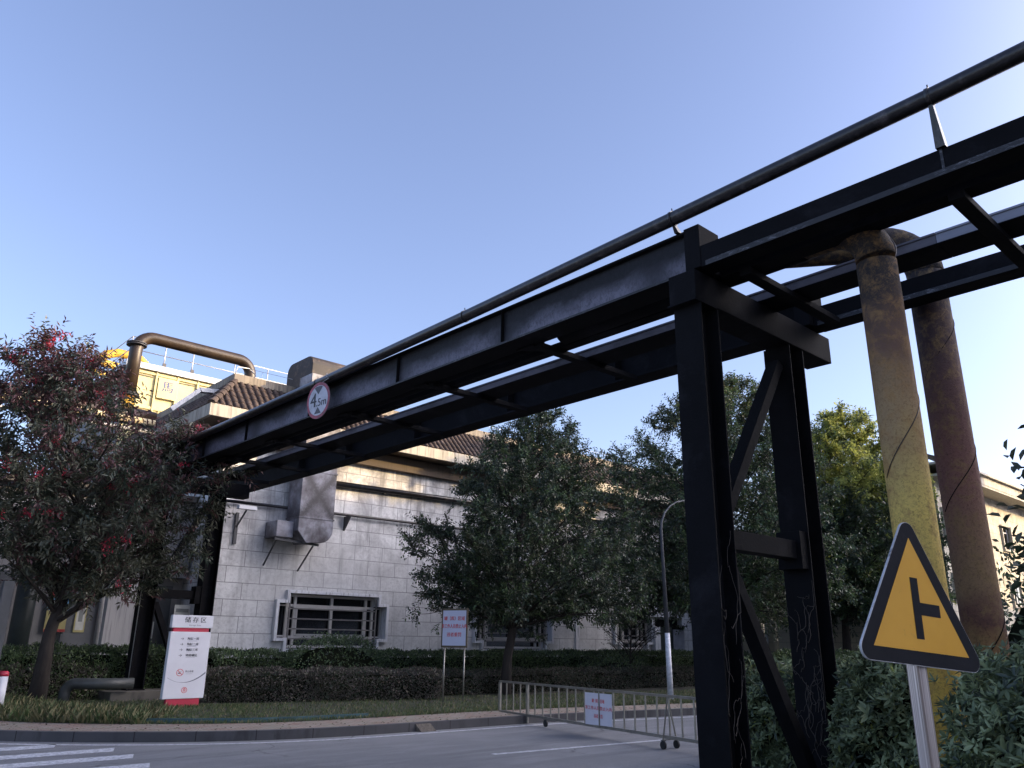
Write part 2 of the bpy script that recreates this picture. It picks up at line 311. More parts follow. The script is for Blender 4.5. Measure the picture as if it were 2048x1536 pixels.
lf_dark = leafmat('dark_green_leaf', (.042, .06, .038), .25); lf_mid = leafmat('green_leaf', (.085, .13, .055), .3); lf_yellow_lit = leafmat('yellow_and_sunlit_leaf', (.27, .30, .08), .5)
lf_red = leafmat('dark_red_leaf', (.125, .06, .06), .3); lf_bright = leafmat('red_young_leaf', (.6, .05, .09), .4); lf_olive = leafmat('olive_leaf', (.10, .105, .07), .3)
lf_hedge = leafmat('hedge_leaf', (.11, .16, .065), .2); lf_purple = leafmat('purple_hedge_leaf', (.10, .08, .07), .2); lf_bush = leafmat('glossy_bush_leaf', (.125, .16, .08), .25, .5, .4, .4); lf_bush2 = leafmat('pale_bush_leaf', (.27, .32, .17), .3, .45)
grass_m = leafmat('grass_blade', (.09, .13, .05), .3, .6); grass2_m = leafmat('dry_grass_blade', (.21, .195, .10), .3, .6)
core_m = simple('shaded_branches', (.014, .016, .010), 1, spec=0)

# ------------------------------------------------------------------ ground, road
gp = MB().add([(-400, -400, -.02), (600, -400, -.02), (600, 600, -.02), (-400, 600, -.02)], [(0, 1, 2, 3)]).build('ground', soil_m); kind(gp, 'structure')
rd = MB().add([(-60, -60, 0), (140, -60, 0), (140, 60, 0), (-60, 60, 0)], [(0, 1, 2, 3)]).build('road', asph_m); kind(rd, 'structure')
def offset(poly, d):
    out = []
    for i, p in enumerate(poly):
        a = Vector(poly[max(i - 1, 0)]); b_ = Vector(poly[min(i + 1, len(poly) - 1)]); t = (b_ - a).normalized(); n = Vector((-t.y, t.x)); out.append(tuple(Vector(p) + n * d))
    return out
def smooth(poly, it=2):
    for _ in range(it):
        q = [poly[0]]
        for a, b_ in zip(poly, poly[1:]): q += [tuple(Vector(a) * .75 + Vector(b_) * .25), tuple(Vector(a) * .25 + Vector(b_) * .75)]
        poly = q + [poly[-1]]
    return poly
def strip(a, b_, z0, z1=None):
    mb = MB(); n = len(a); z1 = z0 if z1 is None else z1
    return mb.add([(x, y, z0) for x, y in a] + [(x, y, z1) for x, y in b_], [(i, i + 1, n + i + 1, n + i) for i in range(n - 1)])
K = smooth([(1.6, 60), (1.8, 24), (2.3, 17.6), (3.46, 15.84), (4.93, 14.5), (6.55, 13.55), (8.2, 13.15), (10.5, 13.08), (13.2, 13.0), (16.8, 12.2), (22, 11.2), (34, 10.4), (90, 9.5)])
K1 = offset(K, .13); K2 = offset(K, 1.35)
mb = MB(); n = len(K)
mb.add([(x, y, -.01) for x, y in K] + [(x, y, .15) for x, y in K] + [(x, y, .152) for x, y in K1], [(i, i + 1, n + i + 1, n + i) for i in range(n - 1)] + [(n + i, n + i + 1, 2 * n + i + 1, 2 * n + i) for i in range(n - 1)])
kerb = mb.build('kerb', kerb_m); kind(kerb, 'structure')
# joints between the kerb stones
mb = MB(); acc = 0
for a, b_ in zip(K, K[1:]):
    L = (Vector(b_) - Vector(a)).length; t = (Vector(b_) - Vector(a)).normalized(); nn = Vector((-t.y, t.x))
    while acc < L:
        p = Vector(a) + t * acc - nn * .003; q = p + nn * .14
        if p.x < 20 and p.y < 25: mb.add([(p.x, p.y, 0), (p.x + t.x * .012, p.y + t.y * .012, 0), (p.x + t.x * .012, p.y + t.y * .012, .156), (p.x, p.y, .156), (q.x, q.y, .156), (q.x + t.x * .012, q.y + t.y * .012, .156)], [(0, 1, 2, 3), (3, 2, 5, 4)])
        acc += .95
    acc -= L
kj = mb.build('kerb_joints', simple('kerb_joint', (.01, .01, .01), .9), kerb)
pv = strip(K1, K2, .15).build('pavement', brick_m); kind(pv, 'structure')
vg = MB().add([(x, y, .146) for x, y in K2] + [(90, 60, .146)], [tuple(range(len(K2) + 1))]).build('verge', soil_m); kind(vg, 'structure')
# our side of the road: verge under the bushes
NV = smooth([(2.0, -12), (2.2, .5), (3.2, 2.6), (5.2, 4.3), (7.0, 5.9), (9, 6.5), (20, 6.3), (90, 4.5)], 2); NV1 = offset(NV, -.13)
n = len(NV); mb = MB(); mb.add([(x, y, -.01) for x, y in NV] + [(x, y, .12) for x, y in NV] + [(x, y, .122) for x, y in NV1], [(i, i + 1, n + i + 1, n + i) for i in range(n - 1)] + [(n + i, n + i + 1, 2 * n + i + 1, 2 * n + i) for i in range(n - 1)])
kind(mb.build('near_kerb', kerb_m), 'structure')
kind(MB().add([(x, y, .118) for x, y in NV1] + [(90, -12, .118)], [tuple(range(n + 1))]).build('near_verge', soil_m), 'structure')
# painted lines
mb = MB(); KL = offset(K, -.30); KL2 = offset(K, -.42)
for i in range(len(KL) - 1):
    if KL[i][1] < 30: mb.add([(*KL[i], .004), (*KL[i + 1], .004), (*KL2[i + 1], .004), (*KL2[i], .004)], [(0, 1, 2, 3)])
for (y0, x1) in ((14.72, 4.05), (13.72, 4.6), (12.82, 4.58), (11.8, 4.45), (10.8, 4.4)):
    mb.add([(-3, y0 - .22, .004), (x1 - .15, y0 - .22, .004), (x1, y0 + .2, .004), (-3, y0 + .2, .004)], [(0, 1, 2, 3)])
mb.add([(8.7, 9.88, .004), (8.7, 9.76, .004), (12.4, 9.34, .004), (12.4, 9.46, .004)], [(0, 1, 2, 3)])
kind(mb.build('road_markings', paint_m), 'structure')

# ------------------------------------------------------------------ pipe bridge
XF, XR, ZB = 7.5, 10.54, 5.87
bridge = thing('pipe_bridge', (7.5, 5, 5.87), 'sooty black steel pipe bridge crossing over the road on two portal legs', 'pipe bridge')
def ibeam(y0, y1, x0, x1, z0, z1, web=.02, fl=.035):
    xm = x0 + .09 if x0 < 8 else (x0 + x1) / 2
    return MB().box(x0, x1, y0, y1, z0, z0 + fl).box(x0, x1, y0, y1, z1 - fl, z1), MB().box(xm - web, xm + web, y0, y1, z0 + fl, z1 - fl)
ST = (8.45, 11.2, 14.3, 17.2, 19.6)
for (x0, x1, lbl) in ((XF, XF + .40, 'girder with dusty, shade-painted web and grey scuffs facing the road'), (XR - .40, XR, None)):
    f, w = ibeam(5.08, 24.6, x0, x1, ZB, 6.45)
    g = f.build('girder', steel, bridge, .004)
    if lbl: g['label'] = lbl
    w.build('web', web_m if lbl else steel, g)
    xw = x0 + .09 if x0 < 8 else (x0 + x1) / 2
    for y in ST: MB().box(x0 + .01, xw - .021, y, y + .014, ZB + .036, 6.414).build('stiffener', steel, g)
    MB().box(x0 - .003, x0 - .001, 5.1, 24.5, ZB + .002, ZB + .033).build('flaking_edge', worn_m, g) if lbl else None
for (x0, x1) in ((XF, XF + .27), (XR - .32, XR)):
    g = MB().box(x0, x1, -6, 4.86, ZB + .02, 6.17).build('girder', steel, bridge, .006)
    g['label'] = 'shallow closed girder of the near span'
    # flaking lower edge and welded joint
    MB().box(x0 - .004, x0 - .001, -6, 4.8, ZB + .022, ZB + .085).build('flaking_edge', worn_m, g)
    MB().box(x0 - .006, x0 + .0, 2.1, 2.125, ZB + .03, 6.165).build('weld_joint', worn_m, g)
eb = MB().box(XF - .01, XF + .42, 4.86, 5.08, 5.9, 6.47).build('girder_end_box', steel, bridge, .008)
MB().box(XR - .42, XR + .01, 4.86, 5.08, 5.9, 6.47).build('girder_end_box', steel, bridge, .008)
for y in (-2.6, -.2, 2.15, 4.5, 8.0, 10.65, 13.25, 16.3, 18.9, 21.2, 23.4):
    MB().box(XF + .36, XR - .44, y - .075, y + .075, ZB - .085, ZB - .003).build('cross_member', steel, bridge, .005)
for y in (8.0, 10.65, 13.25, 16.3, 18.9):
    MB().add([(XF + .3, y + .076, ZB - .002), (XF + .3, y + .42, ZB - .002), (XF + .72, y + .076, ZB - .002), (XF + .3, y + .076, ZB - .03), (XF + .3, y + .42, ZB - .03), (XF + .72, y + .076, ZB - .03)], [(0, 1, 2), (3, 5, 4), (0, 3, 4, 1), (1, 4, 5, 2), (2, 5, 3, 0)]).build('gusset_plate', steel, bridge)
MB().box(7.89, 8.12, -6, 4.85, ZB + .004, ZB + .12).build('channel_rail', steel, bridge, .004)
MB().box(8.24, 8.43, 5.3, 24, ZB + .004, ZB + .1).build('channel_rail', steel, bridge, .004)
T(MB().tube([(8.05, 8.2, ZB + .15), (8.05, 15, ZB + .15), (8.05, 24, ZB + .15)], .142, 18).build('sooty_pipe', steel), 'thick sooty pipe lying inside the bridge beside the dusty girder', 'pipe')
# cable tray lying on the cross members
ct = thing('cable_tray', (9.1, 2.6, ZB), 'grey galvanised cable tray with rust streaks running inside the pipe bridge', 'cable tray')
newtray_m = simple('clean_galvanised_tray', (.32, .32, .36), .5, .2, .12, 1.6, .1)
for (ya, yb, mt_, nm_) in ((2.7, 24.4, tray_m, 'tray_section'), (-6, 2.695, newtray_m, 'tray_section')):
    tr = MB(); tr.cur = 1; tr.box(8.86, 9.33, ya, yb, ZB, ZB + .012); tr.cur = 0  # floor in dark steel, painting in the shade of the tray's underside
    tr.box(8.86, 8.872, ya, yb, ZB + .012, ZB + .115).box(9.318, 9.33, ya, yb, ZB + .012, ZB + .115).box(8.845, 9.345, ya, yb, ZB + .117, ZB + .14)
    tr.build(nm_, [mt_, steel], ct)

def bent(y, xs, xcap0, xcap1, label, zbase, gus):
    b = thing('support_frame', (xs[0], y, 0), label, 'support frame', 'steel support frames carrying the pipe bridge')
    MB().box(xcap0, xcap1, y - .19, y + .19, 5.48, ZB - .003).build('cap_beam', steel, b, .01)
    MB().box(xcap0 - .03, xcap0 + .42, y - .2, y + .2, 5.46, 5.479).build('cap_plate', steel, b)
    for x in xs:
        w = .38; mbf = MB()
        mbf.box(x - w / 2, x - w / 2 + .028, y - .19, y + .19, zbase, 5.46).box(x + w / 2 - .028, x + w / 2, y - .19, y + .19, zbase, 5.46).box(x - w / 2 + .028, x + w / 2 - .028, y - .016, y + .016, zbase, 5.46)
        mbf.box(x - w / 2 - .03, x + w / 2 + .03, y - .22, y + .22, zbase, zbase + .03)
        mbf.build('column', steel, b, .005)
    a, c = xs[0] + .19, xs[1] - .19
    MB().box(a, c, y - .1, y + .1, 2.62, 2.84).build('strut', steel, b, .006)
    MB().box(c - .16, c, y - .16, y + .16, 2.5, 2.96).build('joint_plate', steel, b, .004)
    MB().beam((a + .06, y, 3.0), (c - .06, y, 5.2), .14, .17, (0, 1, 0)).build('diagonal_brace', steel, b, .005)
    MB().beam((a + .04, y, 2.5), (c - .2, y, .15 + zbase), .14, .17, (0, 1, 0)).build('diagonal_brace', steel, b, .005)
    if gus: MB().prism([(0, 0), (.16, .12), (.16, .42), (0, .42)], (xs[1] + .19, y + .1, 5.04), (1, 0, 0), (0, 0, 1), (0, 1, 0), .2).build('corbel', steel, b)
    return b
bentR = bent(5.1, (7.69, 9.73), 7.42, 10.76, 'black steel portal frame in the foreground with dry vines on its legs', .1, True)
bentL = bent(22.3, (7.6, 9.15), 7.42, 10.0, 'dark steel portal frame on a concrete plinth behind the storage area sign', .36, False)
MB().box(6.86, 9.35, 21.6, 23.0, -.01, .36).build('plinth', conc_m, bentL, .02)
MB().tube([(7.40, 22.15, .37), (7.405, 22.15, 2.5), (7.40, 22.16, 5.4)], .012, 6).build('cable', lgrey_m, bentL)
# slim pipe carried above the road-side girder
px_ = [(-7, 7.02), (-2, 6.86), (2.1, 6.70), (5.16, 6.62), (9.2, 6.53), (13.9, 6.46), (18, 6.43), (24.6, 6.41)]
sp_ = thing('overhead_pipe', (7.42, 5, 6.6), 'slim weathered black pipe held on short posts above the road side girder', 'pipe')
MB().tube([(7.40, y, z) for y, z in px_], .088, 20).build('pipe', pipe_m, sp_)
for y, w in ((-2.6, .07), (2.1, .045), (5.16, .03), (9.2, .03), (13.8, .02)):
    z = np.interp(y, [a for a, b in px_], [b for a, b in px_]); zb = 6.17 if y < 4.8 else 6.45
    if z - .08 > zb: MB().add([(7.5 - .04, y - w, zb), (7.5 + .05, y - w, zb), (7.5 + .05, y + w, zb), (7.5 - .04, y + w, zb), (7.40 - .02, y - w * .4, z - .06), (7.44, y - w * .4, z - .06), (7.44, y + w * .4, z - .06), (7.38, y + w * .4, z - .06)], [(0, 3, 2, 1), (4, 5, 6, 7), (0, 1, 5, 4), (1, 2, 6, 5), (2, 3, 7, 6), (3, 0, 4, 7)]).build('support_post', pipe_m, sp_)
    cl = MB(); cl.tube([(7.40, y - .02, z + .0005), (7.40, y + .02, z)], .097, 16); cl.tube([(7.40, y, z + .08), (7.39, y, z + .14)], .008, 5); cl.build('clamp', pipe_m, sp_)
# insulated pipes rising from the bushes
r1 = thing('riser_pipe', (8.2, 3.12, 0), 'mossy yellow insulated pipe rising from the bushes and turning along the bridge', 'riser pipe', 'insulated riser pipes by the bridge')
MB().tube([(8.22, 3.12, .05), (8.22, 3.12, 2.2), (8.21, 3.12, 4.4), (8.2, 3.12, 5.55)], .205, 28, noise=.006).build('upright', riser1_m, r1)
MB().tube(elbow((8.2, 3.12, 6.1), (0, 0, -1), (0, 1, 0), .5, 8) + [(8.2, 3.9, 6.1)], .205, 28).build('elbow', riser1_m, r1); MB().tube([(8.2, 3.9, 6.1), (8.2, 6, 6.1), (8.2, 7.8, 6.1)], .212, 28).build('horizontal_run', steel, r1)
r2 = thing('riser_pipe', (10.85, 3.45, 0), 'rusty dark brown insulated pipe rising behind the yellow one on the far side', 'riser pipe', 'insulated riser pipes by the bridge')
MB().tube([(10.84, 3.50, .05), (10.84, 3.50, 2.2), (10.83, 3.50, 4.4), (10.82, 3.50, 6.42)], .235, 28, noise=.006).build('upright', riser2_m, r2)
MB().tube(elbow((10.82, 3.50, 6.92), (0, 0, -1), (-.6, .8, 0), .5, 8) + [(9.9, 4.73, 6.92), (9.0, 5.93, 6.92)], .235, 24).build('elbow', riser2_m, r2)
for (x, y, r_, rr, mt) in ((8.213, 3.12, .206, r1, brown_m), (10.833, 3.50, .236, r2, steel)):
    for ph, z0 in ((0, 1.2), (1, 3.2), (2, 4.9)):
        mbv = MB(); pts = [(x + math.cos(a) * r_, y + math.sin(a) * r_, z0 + (a - 2.4) * .30) for a in np.linspace(2.4, 5.8, 22)]
        mbv.tube(pts, .006, 5).build('wrap_band', mt, rr)
# dry vines on the legs of the near frame
def vines(x, y, zmax, nv, label, face):
    mbv = MB()
    for i in range(nv):
        z = random.uniform(.15, zmax * .5); u = random.uniform(-.17, .17); pts = []; a = random.uniform(-.5, .5)
        for k in range(random.randint(9, 26)):
            pts.append((x - .197 if face == 'x' else x + u, y + u if face == 'x' else y - .197, z)); a += random.uniform(-.8, .8); a *= .85
            u = max(-.18, min(.18, u + math.sin(a) * .04)); z += abs(math.cos(a)) * .055 * random.choice((1, 1, 1, 1, -.4))
        if len(pts) > 3: mbv.tube(pts, [.0045 * (1 - .6 * i_ / len(pts)) for i_ in range(len(pts))], 4)
    T(mbv.build('dry_vine', vine_m), label, 'vine', 'dry vines on the steel legs')
vines(9.73, 5.1, 3.6, 26, 'pale dry vine tendrils creeping up the far leg of the foreground frame', 'x')
vines(7.69, 5.1, 3.9, 9, 'sparse dry vine tendrils creeping up the near leg of the foreground frame', 'y')

# ------------------------------------------------------------------ lettering helper
_fonts = {}
def text(body, size, mat, parent, o, ax, ay, n, lift=.003, align='CENTER', bold=0, name='lettering', sx=1.0):
    c = bpy.data.curves.new('t', 'FONT'); c.body = body; c.size = size; c.align_x = align; c.align_y = 'CENTER'; c.offset = 0; c.resolution_u = 3
    tmp = bpy.data.objects.new('t', c); col.objects.link(tmp); bpy.context.view_layer.update()
    me = bpy.data.meshes.new_from_object(tmp.evaluated_get(bpy.context.evaluated_depsgraph_get()))
    bpy.data.objects.remove(tmp); o, ax, ay, n = Vector(o), Vector(ax), Vector(ay), Vector(n)
    for v in me.vertices: v.co = o + ax * (v.co.x * sx) + ay * v.co.y + n * lift
    if bold:                                       # thicken the strokes: a second set of the same faces a stroke's width beside the first
        bm = bmesh.new(); bm.from_mesh(me); d = bmesh.ops.duplicate(bm, geom=bm.verts[:] + bm.edges[:] + bm.faces[:])
        bmesh.ops.translate(bm, verts=[g for g in d['geom'] if isinstance(g, bmesh.types.BMVert)], vec=ax * size * .035 + n * .0004); bm.to_mesh(me); bm.free()
    me.materials.clear(); me.materials.append(mat); ob = bpy.data.objects.new(name, me); col.objects.link(ob); attach(ob, parent); return ob
def ring(r0_, r1_, n=40): return [(math.cos(2 * math.pi * i / n), math.sin(2 * math.pi * i / n)) for i in range(n)]
def annulus(mb, o, ax, ay, nn, ra, rb, lift, k=40, a0=0, a1=2 * math.pi):
    o, ax, ay, nn = Vector(o), Vector(ax), Vector(ay), Vector(nn)
    vs = []; 
    for i in range(k + 1):
        a = a0 + (a1 - a0) * i / k
        for r_ in (ra, rb): vs.append(o + ax * (math.cos(a) * r_) + ay * (math.sin(a) * r_) + nn * lift)
    return mb.add(vs, [(2 * i, 2 * i + 1, 2 * i + 3, 2 * i + 2) for i in range(k)])
def flat(mb, poly, o, ax, ay, nn, lift):
    o, ax, ay, nn = Vector(o), Vector(ax), Vector(ay), Vector(nn)
    return mb.add([o + ax * x + ay * y + nn * lift for x, y in poly], [tuple(range(len(poly)))])

# clearance sign on the girder
cs = thing('clearance_sign', (7.3, 13.48, 6.02), 'round red rimmed 4.5 m height limit sign wired to the bridge girder', 'road sign')
o = (7.27, 13.48, 6.02); ax = Vector((.12, -1, 0)).normalized(); ay = Vector((-.03, 0, 1)); nn = Vector((-1, -.12, 0)).normalized(); RR = .365
MB().prism([(math.cos(2 * math.pi * i / 48) * RR, math.sin(2 * math.pi * i / 48) * RR) for i in range(48)], o, ax, ay, nn, .015).build('plate', simple('faded_sign_back', (.1, .09, .1), .5), cs)
annulus(MB(), o, ax, ay, nn, .30, .362, .002, 48).build('red_border', simple('faded_red_paint', (.30, .05, .08), .5, 0, .5, 9, .1, (.05, .04, .05), .5), cs)
flat(MB(), [(math.cos(2 * math.pi * i / 48) * .30, math.sin(2 * math.pi * i / 48) * .30) for i in range(48)], o, ax, ay, nn, .003).build('white_face', simple('faded_white_paint', (.45, .46, .52), .5, 0, .2, 6, .05, (.2, .2, .22), .25), cs)
mb = MB()
fbm = simple('faded_black_mark', (.06, .06, .075), .5)
flat(mb, [(-.13, .26), (0, .12), (.13, .26), (.07, .285), (-.07, .285)], o, ax, ay, nn, .005).build('arrow_mark', fbm, cs); flat(MB(), [(-.11, -.265), (.11, -.265), (0, -.13)], o, ax, ay, nn, .005).build('arrow_mark', fbm, cs)
text('4', .40, ink_m, cs, Vector(o) + ax * -.15 + ay * -.0, ax, ay, nn, .006, bold=.012); text('.5m', .22, ink_m, cs, Vector(o) + ax * .10 + ay * -.05, ax, ay, nn, .006, bold=.008)
MB().tube([(7.28, 13.42, 6.37), (7.3, 13.2, 6.42), (7.31, 13.32, 6.48), (7.33, 13.34, 6.56)], .006, 5).build('wire', lgrey_m, cs)

# ------------------------------------------------------------------ stone-clad building
bld = thing('stone_building', (10.3, 25.1, 0), 'long building clad in grey stone blocks with a tiled mansard roof', 'building')
X0, X1, YW = 10.3, 36.5, 25.1
wins = [(12.72, 1.0), (21.15, 1.0), (29.55, .62)]          # left edge, width factor
def wparts(x, s):  # stepped opening as rectangles: upper, middle, lower
    w = 4.17 * s
    return x, x + w, x + .36, x + w - .36
cells = MB(); xb = {X0, X1}; zb_ = {-.01, 8.2, 1.33, 1.67, 2.76, 3.08}
hole = []
for x, s in wins:
    a, b_, c, d = wparts(x, s); xb |= {a, b_, c, d}; hole += [(c, d, 1.33, 3.08), (a, b_, 1.67, 2.76)]
xb |= {32.6, 34.9}; hole += [(32.6, 34.9, -.01, 2.76)]
xb, zb_ = sorted(xb), sorted(zb_)
for xa, xc in zip(xb, xb[1:]):
    for za, zc in zip(zb_, zb_[1:]):
        mx, mz = (xa + xc) / 2, (za + zc) / 2
        if any(h[0] < mx < h[1] and h[2] < mz < h[3] for h in hole): continue
        cells.add([(xa, YW, za), (xc, YW, za), (xc, YW, zc), (xa, YW, zc)], [(0, 1, 2, 3)])
cells.add([(X0, YW, -.01), (X0, YW, 8.2), (X0, 44, 8.2), (X0, 44, -.01)], [(0, 1, 2, 3)])
cells.add([(X1, YW, -.01), (X1, YW, 8.2), (X1, 44, 8.2), (X1, 44, -.01)], [(0, 1, 2, 3)])
cells.build('wall', wall_m, bld)
MB().box(X0 + .4, X1 - .4, YW + .5, 43, 0, 8.1).build('dark_interior', dark_m, bld)
def stepped(x, s, z0=1.33, z1=3.08, g=0):
    a, b_, c, d = wparts(x, s)
    return [(a - g, 1.67 - g), (c - g, 1.67 - g), (c - g, z0 - g), (d + g, z0 - g), (d + g, 1.67 - g), (b_ + g, 1.67 - g), (b_ + g, 2.76 + g), (d + g, 2.76 + g), (d + g, z1 + g), (c - g, z1 + g), (c - g, 2.76 + g), (a - g, 2.76 + g)]
for wi, (x, s) in enumerate(wins):
    a, b_, c, d = wparts(x, s)
    wn = MB(); inn = stepped(x, s); out = stepped(x, s, g=.10); k = len(inn)
    # raised white surround: front face, outer and inner returns
    vs = [(p[0], YW - .16, p[1]) for p in out] + [(p[0], YW - .16, p[1]) for p in inn] + [(p[0], YW, p[1]) for p in out] + [(p[0], YW + .28, p[1]) for p in inn]
    fs = []
    for i in range(k):
        j = (i + 1) % k; fs += [(i, j, k + j, k + i), (i, 2 * k + i, 2 * k + j, j), (k + i, k + j, 3 * k + j, 3 * k + i)]
    wn.add(vs, fs); w_ = wn.build('window', white_m, bld)
    w_['label'] = ('window with a stepped white surround below the duct', 'barred window behind the middle tree', 'narrow window beside the entrance')[wi]
    MB().add([(a - .05, YW + .26, 1.2), (b_ + .05, YW + .26, 1.2), (b_ + .05, YW + .26, 3.2), (a - .05, YW + .26, 3.2)], [(0, 1, 2, 3)]).build('pane', glass_m, w_)
    fr = MB(); y0, y1 = YW + .12, YW + .2; L_, R_ = c + .30, d - .30; mid = (L_ + R_) / 2
    for xx in (c + .02, L_, R_ - .09, d - .11): fr.box(xx, xx + .09, y0, y1, 1.36, 3.06)
    for zz in (1.36, 1.66, 2.66, 2.98): fr.box(c + .025, d - .025, y0 + .004, y1 - .004, zz, zz + .08)
    fr.box(mid - .05, mid + .05, y0 - .01, y1 - .01, 1.44, 2.98); fr.box(L_ + .08, L_ + .14, y0 - .02, y1 - .03, 1.75, 2.65); fr.box(R_ - .15, R_ - .1, y0 - .02, y1 - .03, 1.75, 2.65)
    fr.box(L_ + .15, R_ - .16, y0 - .022, y1 - .032, 1.741, 1.80); fr.box(L_ + .15, R_ - .16, y0 - .022, y1 - .032, 2.60, 2.655)
    for xx in (a + .05, b_ - .09): fr.box(xx, xx + .05, y0, y1, 1.7, 2.72)
    for xx0, xx1 in ((a + .1, c + .01), (d - .02, b_ - .1)): fr.box(xx0, xx1, y0 + .005, y1 - .006, 1.7, 1.75); fr.box(xx0, xx1, y0 + .005, y1 - .006, 2.67, 2.72)
    fr.build('frame', frame_m, w_)
    br_ = MB()
    for zz in (1.62, 1.93, 2.25, 2.57): br_.box(c + .02, d - .02, YW - .06, YW - .03, zz, zz + .045)
    for xx in (c + .02, d - .07): br_.box(xx, xx + .05, YW - .09, YW - .061, 1.4, 3.0)
    br_.build('security_bars', guard_m, w_)
# entrance to the right: white stepped portal, leaf, grey panel
pt = MB(); P = [(32.6, 0), (32.6, 2.76)]; pt.box(31.6, 34.4, YW - .3, YW - .001, 2.86, 3.02).box(34.4, 34.56, YW - .3, YW - .001, 2.5, 3.02).box(34.56, 34.9, YW - .3, YW - .001, 2.4, 2.52).box(32.2, 32.6, YW - .3, YW + .2, 0, 2.4)
pt.build('entrance_surround', white_m, bld); dr = MB().box(32.6, 34.0, YW + .05, YW + .1, 0, 2.4).build('door', simple('dark_green_door', (.04, .05, .045), .5), bld)
MB().box(34.0, 34.9, YW - .02, YW + .02, 0, 2.3).build('entrance_panel', simple('blue_grey_panel', (.26, .27, .31), .5), bld)
MB().box(26.9, 27.15, YW - .06, YW - .001, 0, 8.1).build('pilaster', white_m, bld)
MB().box(32.6, 34.9, YW + .2, YW + .45, 2.4, 2.76).build('transom', dark_m, bld)
# eaves, mansard, cap
ev = MB(); ev.box(9.3, X1 + 1, 24.1, 24.22, 8.27, 8.66).box(9.3, 9.42, 24.22, 44, 8.27, 8.66).build('fascia', plaster_m, bld)
MB().add([(9.42, 24.22, 8.30), (X1 + 1, 24.22, 8.30), (X1 + 1, 25.3, 8.30), (10.5, 25.3, 8.30), (10.5, 44, 8.30), (9.42, 44, 8.30)], [(0, 1, 2, 3), (0, 3, 4, 5)]).build('soffit', brownsoff_m, bld)
MB().box(10.06, X1 + .2, 24.84, 25.08, 7.74, 8.26).box(10.06, 10.28, 25.081, 44, 7.74, 8.26).build('eave_shade_band', eave_shade_m, bld, .01)  # band added under the eaves, its dark colour deepening their shadow
cp = MB(); cp.box(10.4, X1, 25.2, 25.75, 9.86, 10.16).box(10.4, 10.95, 25.75, 44, 9.86, 10.16); cp.build('parapet_cap', streaks('sooty_parapet', (.22, .19, .16), (.06, .05, .045), (.34, .29, .22), .7), bld, .02)
MB().box(10.96, X1 - .1, 25.76, 43.9, 9.8, 9.95).build('flat_roof', conc_m, bld)
rf = MB(); A = (24.14, 8.64); B = (25.28, 9.88)
rf.add([(9.34, 24.14, 8.64), (X1 + 1, 24.14, 8.64), (X1 + 1, 25.28, 9.88), (10.48, 25.28, 9.88)], [(0, 1, 2, 3)]); rf.add([(9.34, 24.14, 8.64), (10.48, 25.28, 9.88), (10.48, 44, 9.88), (9.34, 44, 8.64)], [(0, 1, 2, 3)])
def barrel(mb, base, run, slope_dir, tmax, r_=.085):
    # half-round cover tiles in stepped courses up the slope
    nrm = Vector(run).cross(Vector(slope_dir)).normalized(); 
    if nrm.z < 0: nrm = -nrm
    L = Vector(slope_dir).length * tmax; nrow = max(1, round(L / .34)); sd = Vector(slope_dir).normalized(); rv = Vector(run).normalized()
    for i in range(nrow):
        a = Vector(base) + sd * (i * L / nrow) ; b_ = Vector(base) + sd * ((i + 1) * L / nrow + .02); vs = []
        for p, rr in ((a, r_ * 1.08), (b_, r_ * .86)):
            for q in range(6):
                an = math.pi * q / 5; vs.append(p + rv * (math.cos(an) * rr) + nrm * (math.sin(an) * rr * .9))
        mb.add(vs, [(q, q + 1, q + 7, q + 6) for q in range(5)], True); mb.add(vs[:6], [(5, 4, 3, 2, 1, 0)])
sl = Vector((0, 1.14, 1.24)); x = 9.45
while x < X1 + .9: barrel(rf, (x, 24.13, 8.645), (1, 0, 0), sl, min(1, max(.06, (x - 9.34) / 1.14))); x += .245
sl2 = Vector((1.14, 0, 1.24)); y = 24.3
while y < 36: barrel(rf, (9.33, y, 8.645), (0, 1, 0), sl2, min(1, max(.06, (y - 24.14) / 1.14))); y += .245
barrel(rf, (9.34, 24.14, 8.66), (1, -1, 0), Vector((1.14, 1.14, 1.24)), 1.0, .13)
rf.build('roof', tile_m, bld)
# lightning rail
lr = MB(); lr.tube([(11, 25.5, 10.52), (X1, 25.5, 10.52)], .008, 4)
for i in range(14): lr.tube([(11.5 + i * 1.9, 25.5, 10.16), (11.5 + i * 1.9, 25.5, 10.52)], .007, 4)
lr.build('lightning_conductor', galv_m, bld)
# pipes and duct on the wall
wp = thing('wall_pipe', (15, 24.9, 6.9), 'thick dark pipe running along the stone wall under the eaves', 'pipe', 'pipes running along the stone wall')
MB().tube([(14.4, 24.93, 6.90), (20, 24.93, 6.98), (30, 24.93, 7.12), (36, 24.93, 7.18)], .10, 14).build('pipe', pipe_m, wp)
for x in (16.5, 20.5, 24.5, 28.5, 32.5): MB().box(x, x + .05, 24.94, 25.099, 6.8, 6.98 + .01 * (x - 14)).build('bracket', bar_m, wp)
wp2 = thing('wall_pipe', (15, 24.9, 5.85), 'thin dark pipe running along the stone wall below the thick one', 'pipe', 'pipes running along the stone wall')
MB().tube([(10.4, 24.95, 5.82), (14, 24.95, 5.85), (20, 24.95, 5.88), (28, 24.95, 5.95), (36, 24.95, 6)], .05, 10).build('pipe', pipe_m, wp2)
MB().add([(14.95, 25.1, 5.3), (14.95, 25.1, 5.8), (14.95, 24.7, 5.8), (15.02, 25.1, 5.3), (15.02, 25.1, 5.8), (15.02, 24.7, 5.8)], [(0, 1, 2), (3, 5, 4), (0, 3, 4, 1), (1, 4, 5, 2), (2, 5, 3, 0)]).build('bracket', bar_m, wp2)
